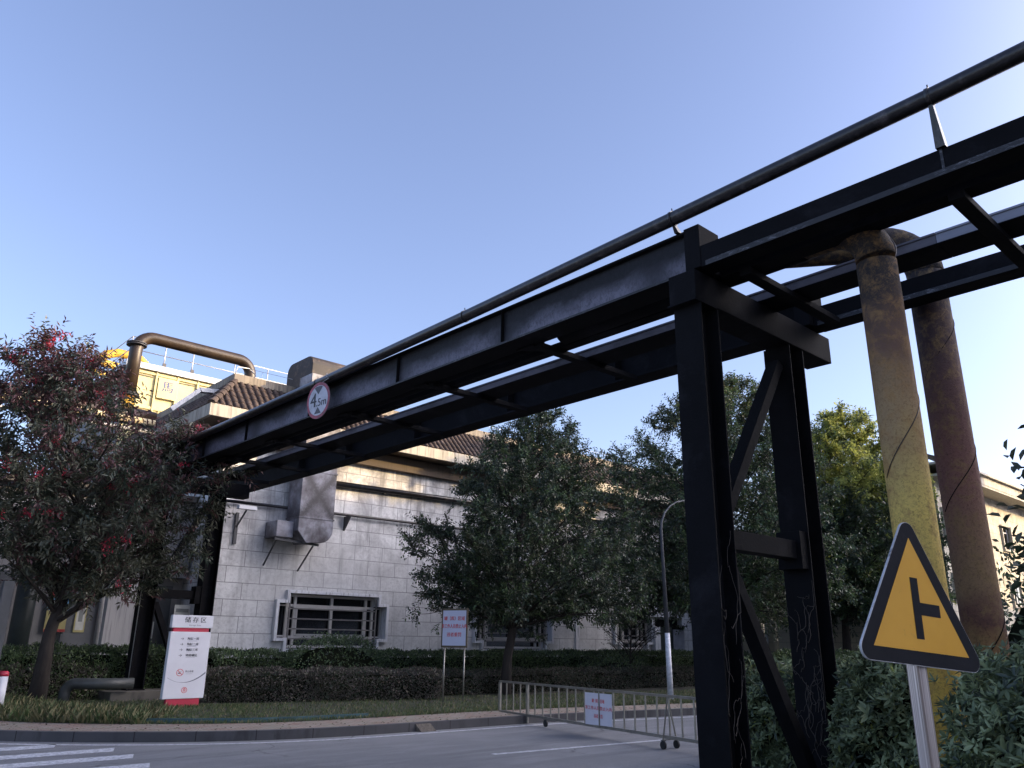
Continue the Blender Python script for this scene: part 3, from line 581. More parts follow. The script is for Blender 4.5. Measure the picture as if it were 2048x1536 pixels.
du = thing('wall_duct', (13.2, 24.5, 4.6), 'large stained sheet metal duct bending down the stone wall above the window', 'duct')
q = MB(); prof = [(0, 0)]; # profile in X-Z with a rounded lower right corner
pr = [(12.62, 10.4), (12.62, 5.0), (12.95, 4.62), (13.45, 4.66)] + [(13.45 + .45 * math.sin(t), 5.11 - .45 * math.cos(t)) for t in np.linspace(.15, math.pi / 2, 8)] + [(13.90, 10.4)]
q.add([(a, 23.98, b_) for a, b_ in pr] + [(a, 24.85, b_) for a, b_ in pr], [list(range(len(pr)))[::-1], list(range(len(pr), 2 * len(pr)))] + [(i, (i + 1) % len(pr), (i + 1) % len(pr) + len(pr), i + len(pr)) for i in range(len(pr))])
q.build('duct_body', duct_m, du, .015)
for zz in (6.98, 5.42): MB().box(12.60, 13.92, 23.96, 24.87, zz, zz + .045).build('flange_seam', duct_m, du)
MB().box(12.02, 12.618, 24.28, 25.09, 4.78, 5.3).build('inlet_box', duct_m, du, .02)
sp2 = MB(); sp2.beam((12.0, 24.3, 4.70), (13.5, 24.15, 4.6), .06, .07).beam((12.06, 25.05, 3.9), (12.06, 24.3, 4.68), .04, .04).beam((12.06, 25.07, 3.7), (12.06, 25.07, 4.7), .05, .05).beam((13.3, 25.07, 3.6), (13.3, 25.07, 4.6), .09, .06).beam((13.3, 25.05, 3.8), (13.3, 24.15, 4.56), .04, .04)
sp2.build('support_bracket', bar_m, du)
# gooseneck where the duct turns over the roof
gn = thing('roof_duct', (13.2, 25, 10.2), 'dark weathered duct hood with rounded top above the tiled roof', 'duct')
pg = [(24.1, 10.2), (24.1, 10.75)] + [(24.45 - .35 * math.cos(t), 10.78 + .35 * math.sin(t)) for t in np.linspace(.1, math.pi / 2, 5)] + [(25.6 + .35 * math.sin(t), 10.78 + .35 * math.cos(t)) for t in np.linspace(0, math.pi / 2, 6)] + [(25.95, 9.96), (25.3, 9.96)]
k = len(pg); MB().add([(12.66, a, b_) for a, b_ in pg] + [(14.7, a, b_) for a, b_ in pg], [list(range(k)), list(range(2 * k - 1, k - 1, -1))] + [(i, i + k, (i + 1) % k + k, (i + 1) % k) for i in range(k)]).build('hood', simple('dark_duct_skin', (.028, .022, .021), .65, 0, .5, 3, .3, (.15, .1, .07), .4), gn, .02)
MB().box(12.6, 12.655, 24.05, 26.0, 9.97, 10.05).build('flange', steel, gn)
wl = thing('wall_light', (11.2, 24.6, 5.65), 'small white flat light fitting on a bracket beside the left frame', 'wall light')
MB().box(10.7, 11.3, 24.3, 24.5, 5.52, 5.64).build('housing', signwhite_m, wl, .01); MB().beam((11, 24.4, 5.52), (11.0, 25.08, 5.0), .04, .04).box(10.95, 11.05, 25.02, 25.09, 4.5, 5.5).build('bracket', bar_m, wl)

# ------------------------------------------------------------------ buildings further right
cb = thing('cream_building', (37, 25.1, 0), 'low cream stone wing seen between the legs of the steel frame', 'building')
XB = 37.55; cc = MB(); wl2 = [(41.1, 1.5), (45.0, 1.3), (49, 1.3), (53, 1.3)]; xs_ = sorted({XB, 66} | {w for w, s in wl2} | {w + s for w, s in wl2}); zs_ = [-.01, 1.15, 2.85, 7.2]
for xa, xc in zip(xs_, xs_[1:]):
    for za, zc in zip(zs_, zs_[1:]):
        if za > 1 and zc < 3 and any(w - .01 < xa and xc < w + s + .01 for w, s in wl2): continue
        cc.add([(xa, 25.1, za), (xc, 25.1, za), (xc, 25.1, zc), (xa, 25.1, zc)], [(0, 1, 2, 3)])
cc.add([(XB, 25.1, 0), (XB, 25.1, 7.2), (XB, 40, 7.2), (XB, 40, 0)], [(0, 1, 2, 3)]); cc.build('wall', wall2_m, cb); MB().box(XB - .3, 66.3, 24.5, 40, 7.21, 7.7).build('roof', plaster_m, cb)
for w, s in wl2:
    f = MB(); f.box(w - .1, w + s + .1, 24.98, 25.12, 1.02, 1.15).box(w - .1, w, 24.98, 25.12, 1.15, 2.85).box(w + s, w + s + .1, 24.98, 25.12, 1.15, 2.85).box(w - .1, w + s + .1, 24.98, 25.12, 2.85, 2.95); wo = f.build('window', white_m, cb)
    MB().box(w, w + s, 25.3, 25.34, 1.15, 2.85).build('pane', glass_m, wo); g = MB(); g.box(w + s / 2 - .04, w + s / 2 + .04, 25.15, 25.2, 1.15, 2.85).box(w, w + s, 25.152, 25.198, 1.5, 1.58).box(w, w + s, 25.152, 25.198, 2.35, 2.43).box(w, w + .07, 25.151, 25.199, 1.15, 2.85).box(w + s - .07, w + s, 25.151, 25.199, 1.15, 2.85); g.build('frame', signwhite_m, wo)
rb = thing('sunlit_building', (42, 15.4, 0), 'tall cream building with deep eaves lit yellow by the low sun at the right', 'building')
xr0, xr1 = 43.9, 80; hs_ = [(44.3, 7.1, 8.5), (44.4, 3.9, 5.2), (48.5, 7.1, 8.5), (48.5, 3.9, 5.2), (53.2, 7.1, 8.5), (53.2, 3.9, 5.2), (58, 7.1, 8.5), (58, 3.9, 5.2)]
xs_ = sorted({xr0, xr1} | {h[0] for h in hs_} | {h[0] + 1.5 for h in hs_}); zs_ = [-.01, 3.9, 5.2, 7.1, 8.5, 9.9]; cc = MB()
for xa, xc in zip(xs_, xs_[1:]):
    for za, zc in zip(zs_, zs_[1:]):
        if any(h[0] < (xa + xc) / 2 < h[0] + 1.5 and h[1] < (za + zc) / 2 < h[2] for h in hs_): continue
        cc.add([(xa, 15.4, za), (xc, 15.4, za), (xc, 15.4, zc), (xa, 15.4, zc)], [(0, 1, 2, 3)])
cc.add([(xr0, 15.4, 0), (xr0, 15.4, 9.9), (xr0, 25.05, 9.9), (xr0, 25.05, 0)], [(0, 1, 2, 3)]); cc.build('wall', wall2_m, rb)
MB().box(xr0 - .9, xr1 + .9, 14.3, 25.0, 9.9, 10.02).box(xr0 - .9, xr1 + .9, 14.28, 14.42, 10.021, 10.5).box(xr0 - .95, xr1, 14.1, 25, 10.501, 10.62).build('eaves', plaster_m, rb)
MB().add([(xr0 - .9, 14.2, 10.63), (xr1, 14.2, 10.63), (xr1, 17, 11.9), (xr0 - .9, 17, 11.9)], [(0, 1, 2, 3)]).build('roof', tile_m, rb)
for (w, za, zc) in hs_:
    f = MB(); f.box(w - .1, w + 1.6, 15.28, 15.42, za - .12, za).box(w - .1, w, 15.28, 15.42, za, zc).box(w + 1.5, w + 1.6, 15.28, 15.42, za, zc); wo = f.build('window', plaster_m, rb)
    MB().box(w, w + 1.5, 15.62, 15.66, za, zc).build('pane', glass_m, wo); g = MB(); g.box(w + .72, w + .78, 15.5, 15.55, za, zc).box(w, w + 1.5, 15.502, 15.548, za, za + .07).box(w, w + 1.5, 15.502, 15.548, zc - .4, zc - .34).box(w, w + .06, 15.501, 15.549, za, zc).box(w + 1.44, w + 1.5, 15.501, 15.549, za, zc); g.build('frame', signwhite_m, wo)
# unseen hall added behind the viewer to shade the yard, pale for bounce
fx = thing('unseen_shade_hall', (0, -22, 0), 'tall plain hall added out of view behind the viewer to shade the yard', 'building')
HZ = 6.55 + math.tan(SUN_EL) / math.cos(SUN_AZ) * (25.1 + 18)
shade_hall_m = simple('white_shade_hall', (.75, .75, .74), .8, 0, .05)
XE = 36.8 + math.tan(SUN_AZ) * 43.1
MB().box(16, XE, -40, -18, -.01, HZ).build('main_shade_hall', shade_hall_m, fx); MB().box(XE + .01, 130, -40, -18, -.01, 3.8 + math.tan(SUN_EL) / math.cos(SUN_AZ) * 33.4).build('side_shade_hall', shade_hall_m, fx)
wm = MB()
for i in range(10): wm.box(19 + i * 5.7, 21.6 + i * 5.7, -17.99, -17.95, 3, 5)
wm.build('shade_hall_window_band', glass_m, fx)

# ------------------------------------------------------------------ left annex, cream steel building, pipes
an = thing('annex_building', (1, 27, 0), 'low grey annex in deep shade behind the red leaved tree', 'building')
MB().box(-12, 10.28, 27, 36, -.01, 5.9).build('wall', annex_m, an); MB().box(-12.2, 10.29, 26.6, 36.2, 5.91, 6.1).build('roof', conc_m, an)
MB().box(7.95, 8.75, 26.55, 26.98, 0, 5.85).build('pilaster', streaks('pale_stained_pilaster', (.42, .41, .41), (.12, .12, .13), (.46, .45, .45), .6), an)
MB().box(6.9, 7.75, 26.9, 26.99, 0, 3.4).box(5.0, 5.5, 26.9, 26.99, 0, 3.4).build('door', simple('grey_steel_door', (.12, .125, .135), .5, 0, .15), an)
MB().box(8.9, 9.95, 26.9, 26.99, 0, 3.2).build('door', simple('dark_steel_door', (.05, .055, .06), .5, 0, .15), an)
MB().box(9.1, 10.2, 26.5, 26.98, 3.45, 4.9).build('white_box', annex_m, an)
wn = MB().box(4.35, 4.95, 26.93, 26.99, 1.3, 3).build('window', glass_m, an); MB().box(4.3, 4.35, 26.9, 26.99, 1.3, 3).box(4.95, 5.0, 26.9, 26.989, 1.3, 3).box(4.62, 4.67, 26.9, 26.929, 1.3, 3).box(4.351, 4.949, 26.9, 26.929, 2.3, 2.36).box(4.351, 4.949, 26.9, 26.929, 1.5, 1.56).build('frame', white_m, wn)
def poster(x0, x1, z0, z1, lbl, bits, y=26.86):
    p = thing('poster', (x0, y, z0), lbl, 'poster'); MB().box(x0, x1, y, y + .02, z0, z1).build('sheet', bits[0], p)
    for i, (a, b_, c, d, mt) in enumerate(bits[1:]): MB().box(x0 + (x1 - x0) * a, x0 + (x1 - x0) * b_, y - .004 - .002 * i, y - .001 - .002 * i, z0 + (z1 - z0) * c, z0 + (z1 - z0) * d).build('printed_block', mt, p)
pb = simple('poster_blue', (.12, .3, .5), .5); py_ = simple('poster_yellow', (.42, .37, .16), .5); pr_ = simple('poster_red', (.4, .05, .05), .5); pw = simple('poster_paper', (.5, .5, .46), .6); pgy = simple('poster_grey', (.2, .21, .2), .6)
poster(6.42, 6.98, 1.75, 2.85, 'yellow and blue safety poster on the shaded annex wall behind the trunk', [py_, (.0, 1, .55, .86, pb), (0, 1, .9, 1, pr_), (0, 1, 0, .07, pr_), (.2, .55, .3, .8, pw), (.5, .8, .5, .7, py_)])
poster(7.2, 7.5, 1.75, 2.75, 'narrow yellow framed notice on the grey annex door', [py_, (.12, .88, .06, .94, pw), (.3, .7, .3, .7, pgy)])
poster(9.1, 9.5, 1.6, 2.1, 'small white notice on the dark door behind the brace', [pw, (.15, .45, .2, .8, pgy), (.6, .9, .5, .8, pgy), (.6, .9, .15, .35, pgy)])
poster(9.72, 10.2, 1.5, 2.6, 'tall white notice board sheet beside the storage area sign', [pw, (.1, .9, .8, .9, pgy), (.5, .8, .6, .72, py_), (.1, .6, .45, .5, pgy), (.1, .8, .3, .35, pgy)], 25.9)
stp = MB().tube([(5.55, 25.6, 0), (5.55, 25.6, 4.2)], .26, 20).build('vertical_pipe', simple('dark_green_pipe', (.025, .035, .035), .5)); T(stp, 'thick dark green vertical pipe in front of the annex behind the tree trunk', 'pipe')
stp = MB().tube([(7.6, 25.9, 0), (7.6, 25.9, 6)], .07, 12).build('vertical_pipe', lgrey_m); T(stp, 'slim pale grey downpipe beside the light pilaster', 'pipe')
gp_ = MB().box(3.78, 3.98, 19.5, 19.7, .1, 2.7).build('steel_post', simple('grey_square_post', (.05, .053, .058), .5), None, .01); T(gp_, 'square grey steel post at the far left edge above the bollard', 'post')
pbd = thing('panel_building', (9.5, 34, 0), 'cream steel panel building glowing in low sun with a railed roof', 'building')
MB().box(9.55, 17.6, 34, 44, 0, 12.35).build('wall', [ypanel_m], pbd); 
sd = MB().box(9.5, 9.545, 34.05, 44, 0, 12.3).build('side_wall', simple('grey_side_cladding', (.12, .12, .13), .6), pbd)
MB().box(9.35, 17.8, 33.8, 44.1, 12.36, 12.62).build('roof_edge', lgrey_m, pbd, .01)
pn = MB()
for i in range(9):
    xx = 9.75 + i * .88; pn.box(xx, xx + .09, 33.9, 33.995, 8, 12.35)
    if i < 8:
        for zz in (9.3, 10.7, 12.2): pn.box(xx + .091, xx + .879, 33.93, 33.994, zz, zz + .13)
        pn.box(xx + .3, xx + .36, 33.94, 33.994, 9.44, 10.69)
pn.build('panel_ribs', ypanel_m, pbd, .01)
dk = MB()
for i in range(8):
    xx = 9.84 + i * .88
    for zz in (9.44, 10.84): dk.box(xx + .79, xx + .815, 33.96, 33.996, zz + .02, zz + 1.2)
    dk.box(xx + .02, xx + .7, 33.96, 33.996, 12.1, 12.14)
dk.build('panel_joint', simple('joint_grey', (.2, .19, .14), .7), pbd)
MB().box(10.75, 11.55, 33.86, 33.89, 11.25, 12.15).build('character_plate', ypanel_m, pbd)
text('馬', .50, simple('blue_character', (.06, .08, .2), .5), pbd, (11.15, 33.86, 11.75), (1, 0, 0), (0, 0, 1), (0, -1, 0), .006, bold=.006)
rl = thing('roof_railing', (9.6, 34, 12.6), 'thin white metal railing along the roof edge of the cream panel building', 'railing')
q = MB()
for zz in (13.15, 13.7): q.tube([(9.5, 34, zz), (17.7, 34, zz)], .022, 6); q.tube([(9.5, 34, zz), (9.5, 40, zz)], .022, 6); q.tube([(17.7, 34, zz), (17.7, 40, zz)], .022, 6)
q.build('rail', galv_m, rl)
for xx in (9.5, 10.9, 12.1, 14.0, 15.6, 17.7): MB().tube([(xx, 34, 12.6), (xx, 34, 13.7)], .026, 6).build('post', galv_m, rl); MB().box(xx - .07, xx + .07, 33.9, 33.96, 12.5, 12.8).build('bracket', bar_m, rl)
for yy in (36, 38, 40): MB().tube([(17.7, yy, 12.6), (17.7, yy, 13.7)], .022, 6).build('post', galv_m, rl)
for i, (pts, r_, lb) in enumerate(((([(9.3, 38, 13.6), (9.6, 38, 13.95), (10.1, 38, 14.15), (11.0, 38, 14.15), (11.3, 38, 13.95), (11.35, 38, 12.6)]), .2, 'upper bright yellow pipe curving down behind the railing'), ([(9.0, 37.5, 13.1), (9.3, 37.5, 13.4), (10.4, 37.5, 13.3)], .17, 'middle bright yellow pipe behind the red tree'), ([(8.6, 37, 12.3), (9.0, 37, 12.75), (9.9, 37, 12.6)], .16, 'lower bright yellow pipe behind the red tree'))):
    T(MB().tube(pts, r_, 14).build('yellow_pipe', ypipe_m), lb, 'pipe', 'yellow pipes on the roof at the left')
pole = MB().tube([(10.6, 37.8, 12.6), (10.6, 37.8, 13.9)], .05, 8).build('red_vent_pipe', simple('red_pipe_paint', (.6, .1, .03), .5)); T(pole, 'short red vertical pipe beside the yellow pipes', 'pipe')
ar = thing('arched_pipe', (7.7, 27, 8.7), 'brown arched pipe loop with black flanges rising above the tiled roof', 'pipe')
MB().tube([(7.70, 27, 9.25), (7.70, 27, 10.7)] + elbow((7.70, 27, 11.3), (0, 0, -1), (1, 0, 0), .55, 8)[0:] + [(9.5, 27, 11.3)] + elbow((11.72, 27, 11.3), (-1, 0, 0), (0, 0, -1), .5, 8) + [(11.72, 27, 10.6), (11.72, 27, 9.9)], .205, 20).build('pipe', brown_m, ar)
for (x, z) in ((7.70, 9.2), (7.70, 10.95), (11.72, 10.62)): MB().tube([(x, 27, z - .05), (x, 27, z - .012)], .32, 20).tube([(x, 27, z + .012), (x, 27, z + .05)], .32, 20).build('flange', bar_m, ar)
MB().tube([(7.70, 27, 8.5), (7.70, 27, 9.14)], .21, 20).build('stub', ypipe_m, ar)
T(MB().tube([(-14, 27, 8.45), (2, 27, 8.5), (7.4, 27, 8.52), (8.6, 27, 8.48)], .29, 18).build('horizontal_pipe', brown_m), 'thick brown horizontal pipe behind the red leaved tree', 'pipe')
T(MB().tube([(-14, 25.6, 8.05), (2, 25.6, 8.06), (8.2, 25.6, 8.05)], .1, 12).build('horizontal_pipe', simple('cream_pipe', (.5, .42, .28), .5)), 'thin cream horizontal pipe below the thick brown one', 'pipe')
T(MB().tube([(-14, 25.4, 7.7), (8.2, 25.4, 7.7)], .05, 10).build('horizontal_pipe', lgrey_m), 'thinnest grey horizontal pipe lowest behind the red tree', 'pipe')
mc = MB(); mc.beam((8.75, 26, 8.7), (9.6, 26, 9.55), .22, .14).beam((9.6, 26, 9.55), (11.2, 26, 9.72), .22, .14); T(mc.build('metal_channel', white_m), 'pale bent metal channel between the brown arch and the tiled roof', 'channel')
T(MB().tube([(10.5, 25.4, 10.18), (10.6, 25.5, 10.5), (11.1, 25.7, 10.6), (11.4, 25.8, 10.45)], .02, 6).build('bent_rod', galv_m), 'small bent rod on the roof corner below the brown arch', 'rod')

# ------------------------------------------------------------------ street objects
ts = thing('storage_sign', (7.62, 19.2, .1), 'white storage area sign pylon with red base in the grass', 'sign')
axs = Vector((1.0, .03, 0)).normalized() * 1.07; nn = Vector((.03, -1, 0)).normalized()
ay = Vector((0, 0, 1)); wS = .86; oS = Vector((7.18, 19.16, 0))
def pl(x0, x1, z0, z1, th, f=0): return MB().prism([(x0, z0), (x1, z0), (x1, z1), (x0, z1)], oS + nn * f, axs, ay, nn, th)
pl(.09, .80, .08, .34, .09, -.02).build('base', signred_m, ts, .004); pl(.0, .88, .32, 1.755, .13).build('main_panel', signwhite_m, ts, .008)
pl(.05, .83, 1.756, 1.84, .09, -.02).build('red_band', signred_m, ts); pl(.0, .90, 1.841, 2.12, .13).build('header_panel', signwhite_m, ts, .008)
def tx(s_, size, x, z, **k): return text(s_, size, k.pop('mat', ink_m), ts, oS + axs * x + ay * z, axs, ay, nn, .004, **k)
tx('储 存 区', .135, .50, 2.01, bold=.003); tx('Storage Area', .05, .50, 1.90, mat=greyink_m)
for i, s_ in enumerate(('陶缸一库', '陶缸二库', '陶缸三库', '地面罐区')):
    z = 1.60 - i * .12; tx(s_, .064, .50, z, bold=.001); tx('→', .09, .26, z); pl(.38, .58, z - .048, z - .044, .001, .003).build('underline', greyink_m, ts)
mb = MB(); oc = oS + axs * .30 + ay * .875; annulus(mb, oc, axs, ay, nn, .066, .076, .004, 32); mb.cur = 0
flat(mb, [(-.052, .045), (-.045, .052), (.052, -.045), (.045, -.052)], oc, axs, ay, nn, .0045); mb.build('no_smoking_ring', redink_m, ts)
flat(flat(MB(), [(-.04, -.022), (.02, -.022), (.02, -.006), (-.04, -.006)], oc, axs, ay, nn, .0042), [(.01, .01), (.018, .01), (.03, .035), (.022, .035)], oc, axs, ay, nn, .0042).build('cigarette_mark', ink_m, ts)
tx('禁止吸烟', .045, .50, .895); pl(.43, .57, .842, .845, .001, .003).build('underline', greyink_m, ts)
mb = MB(); pts_ = []
for i in range(25):
    t_ = i / 24; x = .05 + .81 * t_; z = .66 + .62 * (t_ - .42) ** 2 * 1.0; w = .002 + .028 * max(0, t_ - .3) ** 1.2 + .006 * max(0, .3 - t_); pts_.append((x, z, w))
for a, b_ in zip(pts_, pts_[1:]): flat(mb, [(a[0], a[1] - a[2]), (b_[0], b_[1] - b_[2]), (b_[0], b_[1] + b_[2]), (a[0], a[1] + a[2])], oS, axs, ay, nn, .004)
mb.build('swoosh', greyink_m, ts)
mb = MB(); oc = oS + axs * .44 + ay * .50; annulus(mb, oc, axs, ay, nn, .052, .062, .004, 32)
for z in (-.025, -.005, .015): flat(mb, [(-.024, z), (.024, z), (.024, z + .008), (-.024, z + .008)], oc, axs, ay, nn, .004)
for x in (-.024, .017): flat(mb, [(x, -.03), (x + .007, -.03), (x + .007, .03), (x, .03)], oc, axs, ay, nn, .0045)
flat(mb, [(-.03, .028), (.03, .028), (0, .043)], oc, axs, ay, nn, .0044); mb.build('round_emblem', redink_m, ts)

def notice_text(parent, o_, ax_, nn_, w, h, mat):
    ay_ = Vector((0, 0, 1)); c = Vector(o_)
    text('罐（库）区域', h * .13, mat, parent, c + ay_ * h * .24, ax_, ay_, nn_, .004, bold=.002, sx=.9); text('非工作人员禁止入内', h * .13, mat, parent, c + ay_ * h * .02, ax_, ay_, nn_, .004, bold=.002, sx=w / h * .93)
    text('违者重罚', h * .13, mat, parent, c - ay_ * h * .22, ax_, ay_, nn_, .004, bold=.002, sx=.95)
bo = thing('notice_board', (13.4, 16.75, 0), 'white notice board with red lettering on two thin steel posts', 'notice board')
A_, B_ = Vector((13.29, 17.09, 0)), Vector((13.575, 16.39, 0)); axb = (B_ - A_).normalized(); nb = Vector((axb.y, -axb.x, 0)); nb = nb if nb.dot(Vector((-1, -1, 0))) > 0 else -nb; wb = (B_ - A_).length
MB().prism([(0, 1.46), (wb, 1.46), (wb, 2.42), (0, 2.42)], A_, axb, ay, nb, .03).build('back_frame', simple('bronze_frame', (.09, .07, .05), .4, .5), bo, .004)
MB().prism([(.04, 1.51), (wb - .04, 1.51), (wb - .04, 2.37), (.04, 2.37)], A_ + nb * .006, axb, ay, nb, .005).build('panel', simple('bluish_white_panel', (.52, .54, .68), .4, 0, .04), bo)
for x in (.09, wb - .09): MB().tube([A_ + axb * x - nb * .04 + Vector((0, 0, .1)), A_ + axb * x - nb * .04 + Vector((0, 0, 1.5))], .02, 8).build('post', rail_m, bo)
notice_text(bo, A_ + axb * (wb / 2) + ay * 1.96 + nb * .006, axb, nb, wb - .08, .86, redink_m)

ba = thing('mobile_barrier', (11.8, 10.5, 0), 'long low steel barrier on small black wheels across the side road', 'barrier')
P0, P1 = Vector((12.72, 14.16, 0)), Vector((11.07, 7.35, 0)); db = (P1 - P0); Lb = db.length; db.normalize(); nbz = Vector((db.y, -db.x, 0)); nbz = nbz if nbz.dot(Vector((-1, -1, 0))) > 0 else -nbz
MB().beam(P0 + Vector((0, 0, .775)), P1 + Vector((0, 0, .80)), .04, .04).build('top_rail', rail_m, ba, .004); MB().beam(P0 + Vector((0, 0, .16)), P1 + Vector((0, 0, .18)), .05, .05).build('bottom_rail', rail_m, ba, .004)
nbar = 23
for i in range(nbar + 1):
    p = P0 + db * (Lb * i / nbar); r_ = .026 if i == 4 or i == 0 else .011
    z0, z1 = .16 + .02 * i / nbar + .02, .755 + .025 * i / nbar; MB().box(p.x - r_, p.x + r_, p.y - r_, p.y + r_, z0, z1).build('bar', rail_m, ba)
MB().box(*[v for v in (P0 + db * (Lb * 4 / nbar)).x + np.array([-.02, .02])], *[v for v in (P0 + db * (Lb * 4 / nbar)).y + np.array([-.02, .02])], .02, .13).build('drop_foot', rail_m, ba)
def caster(c):
    w = thing('caster', c, '', ''); del w['label']; del w['category']; attach(w, ba); w.location = c
    c = Vector(c); MB().tube([c - db.cross(Vector((0, 0, 1))) * .018, c + db.cross(Vector((0, 0, 1))) * .018], .062, 20).build('tyre', simple('black_rubber', (.01, .01, .011), .7), w)
    MB().box(c.x - .03, c.x + .03, c.y - .03, c.y + .03, c.z + .064, c.z + .075).beam(c + nbz * .03 + Vector((0, 0, .07)), c + nbz * .03, .006, .03).build('fork', bar_m, w)
    return w
cA = P0 + db * (Lb * .277)
for base in (P0 + db * (Lb * .277),):
    caster(base + Vector((0, 0, .064)))
M2 = P0 + db * (Lb * .822)
for sgn in (-.2, .2):
    q = M2 + nbz * 0 + Vector((.16 if sgn > 0 else -.12, -.02 if sgn > 0 else .03, 0)); caster(q + Vector((0, 0, .064)))
    MB().beam(M2 + Vector((0, 0, .79)), q + Vector((0, 0, .14)), .018, .018).build('leg_strut', rail_m, ba)
MB().beam(M2 + Vector((-.14, .03, .142)), M2 + Vector((.18, -.02, .142)), .03, .012).build('wheel_bracket', rail_m, ba)
bs = thing('hanging_notice', (11.8, 10.4, .5), 'white notice with red lettering hung on the wheeled barrier', 'notice')
s0, s1 = (Vector((11.92, 10.85, 0)) - P0).dot(db), (Vector((11.72, 10.03, 0)) - P0).dot(db)
oB = P0 + nbz * .028; MB().prism([(s0, .18), (s1, .2), (s1, .735), (s0, .73)], oB, db, ay, nbz, .006).build('sheet', simple('pinkish_white_sheet', (.58, .56, .62), .5, 0, .05), bs)
notice_text(bs, oB + db * ((s0 + s1) / 2) + ay * .46, db, nbz, (s1 - s0) * .92, .56 , redink_m)
MB().beam(oB + db * ((s0 * .45 + s1 * .55)) + nbz * .012 + Vector((0, 0, .17)), oB + db * ((s0 * .45 + s1 * .55)) + nbz * .012 + Vector((0, 0, .76)), .018, .018, (1, 0, 0)).build('clip_bar', rail_m, bs)

lp = thing('street_lamp', (19.1, 14.28, .1), 'slender grey street lamp post with white painted lower half', 'street lamp')
MB().tube([(19.1, 14.28, .12), (19.08, 14.28, 1.9)], [.085, .07], 14).build('painted_base', lampw_m, lp)
MB().tube([(19.08, 14.28, 1.905), (19.01, 14.28, 4.75), (19.06, 14.28, 5.0), (19.24, 14.28, 5.29), (19.5, 14.28, 5.5), (19.82, 14.28, 5.66), (20.4, 14.28, 5.8)], [.066, .042, .034, .028, .024, .022, .02], 12).build('pole', lamp_m, lp)
MB().tube([(20.4, 14.28, 5.8), (20.75, 14.28, 5.83), (21.1, 14.28, 5.85), (21.3, 14.28, 5.84)], [.03, .08, .09, .03], 12).build('lamp_head', lamp_m, lp)

# triangular warning sign (pose solved from the photo)
tg = thing('warning_sign', (3.45, 1.35, 1.73), 'yellow triangular side road warning sign with thick black border', 'road sign')
ctr = Vector((3.4523, 1.3482, 1.7321))
nx = Vector((.947 * r0.x, .947 * r0.y, 0)); 
sx_ = Vector((.947, -.311, -.086)).normalized(); sy_ = Vector((.100, .029, .995)); sy_ = (sy_ - sx_ * sy_.dot(sx_)).normalized(); sn = sx_.cross(sy_)
if sn.dot(EYE - ctr) < 0: sn = -sn
def tri(a, rad=0, k=8):
    P = [(-a / 2, -.2887 * a), (a / 2, -.2887 * a), (0, .5774 * a)]
    if not rad: return P
    out = []
    for i, p in enumerate(P):
        s_ = 1 - 2 * rad / (.5774 * a); c = (p[0] * s_, p[1] * s_); base = R(210 + 120 * i)
        for j in range(k + 1): t_ = base + R(60) * (2 * j / k - 1); out.append((c[0] + rad * math.cos(t_), c[1] + rad * math.sin(t_)))
    return out
MB().prism(tri(.712, .045), ctr, sx_, sy_, sn, .010).build('plate', rim_m, tg)
MB().prism(tri(.703, .042), ctr + sn * .0015, sx_, sy_, sn, .001).build('black_border', sblk_m, tg)
MB().prism(tri(.52), ctr + sn * .003, sx_, sy_, sn, .001).build('yellow_face', syel_m, tg)
mm = [-.024, .1366, .0175, -.1034, .1262, .0398, -.0092]
q = MB(); q.prism([(mm[0], mm[3]), (mm[2], mm[3]), (mm[2], mm[1]), (mm[0], mm[1])], ctr + sn * .0045, sx_, sy_, sn, .001).prism([(mm[2] + .0003, mm[6]), (mm[4], mm[6]), (mm[4], mm[5]), (mm[2] + .0003, mm[5])], ctr + sn * .0045, sx_, sy_, sn, .001); q.build('junction_symbol', sblk_m, tg)
pc = ctr - sn * .045 + sx_ * .006
hx = Vector((sx_.x, sx_.y, 0)).normalized() * .027; hy = Vector((-hx.y, hx.x, 0))
MB().add([pc + hx * i + hy * j + Vector((0, 0, k)) for k in (-1.75, .2) for i, j in ((-1, -1), (1, -1), (1, 1), (-1, 1))], [(0, 1, 2, 3), (4, 5, 6, 7), (0, 1, 5, 4), (1, 2, 6, 5), (2, 3, 7, 6), (3, 0, 4, 7)]).build('post', inox_m, tg, .004)
MB().prism([(-.12, -.02), (.12, -.02), (.12, .02), (-.12, .02)], ctr - sn * .0105, sx_, sy_, sn, .007).build('mounting_clamp', rim_m, tg)

bl = thing('bollard', (4.12, 19.65, .1), 'white bollard with red cap at the left edge of the grass', 'bollard')
MB().tube([(4.12, 19.65, .1), (4.12, 19.65, .84)], .1, 16).build('shaft', signwhite_m, bl); MB().tube([(4.12, 19.65, .841), (4.12, 19.65, .91), (4.12, 19.65, .94)], [.103, .103, .07], 16).build('cap', signred_m, bl)
gpip = MB().tube([(5.95, 22.0, .05), (5.95, 22.0, .3)] + elbow((5.95, 22.0, .56), (0, 0, -1), (.8, -.6, 0), .22, 7) + [(6.5, 21.59, .56), (7.3, 21.45, .56)], .125, 18).build('elbow_pipe', simple('grey_green_pipe', (.05, .055, .055), .5)); T(gpip, 'low grey elbow pipe rising from the grass beside the concrete plinth', 'pipe')
eb_ = MB(); pe = [(5.45, 16.2), (6.3, 15.55), (7.2, 15.0), (8.0, 14.78), (8.9, 14.72), (9.6, 14.62)]
for a, b_ in zip(pe, pe[1:]): eb_.beam((*a, .18), (*b_, .18), .02, .09)
T(eb_.build('edging_board', simple('teal_board', (.04, .09, .10), .6)), 'low teal edging board along the grass in front of the storage sign', 'edging')
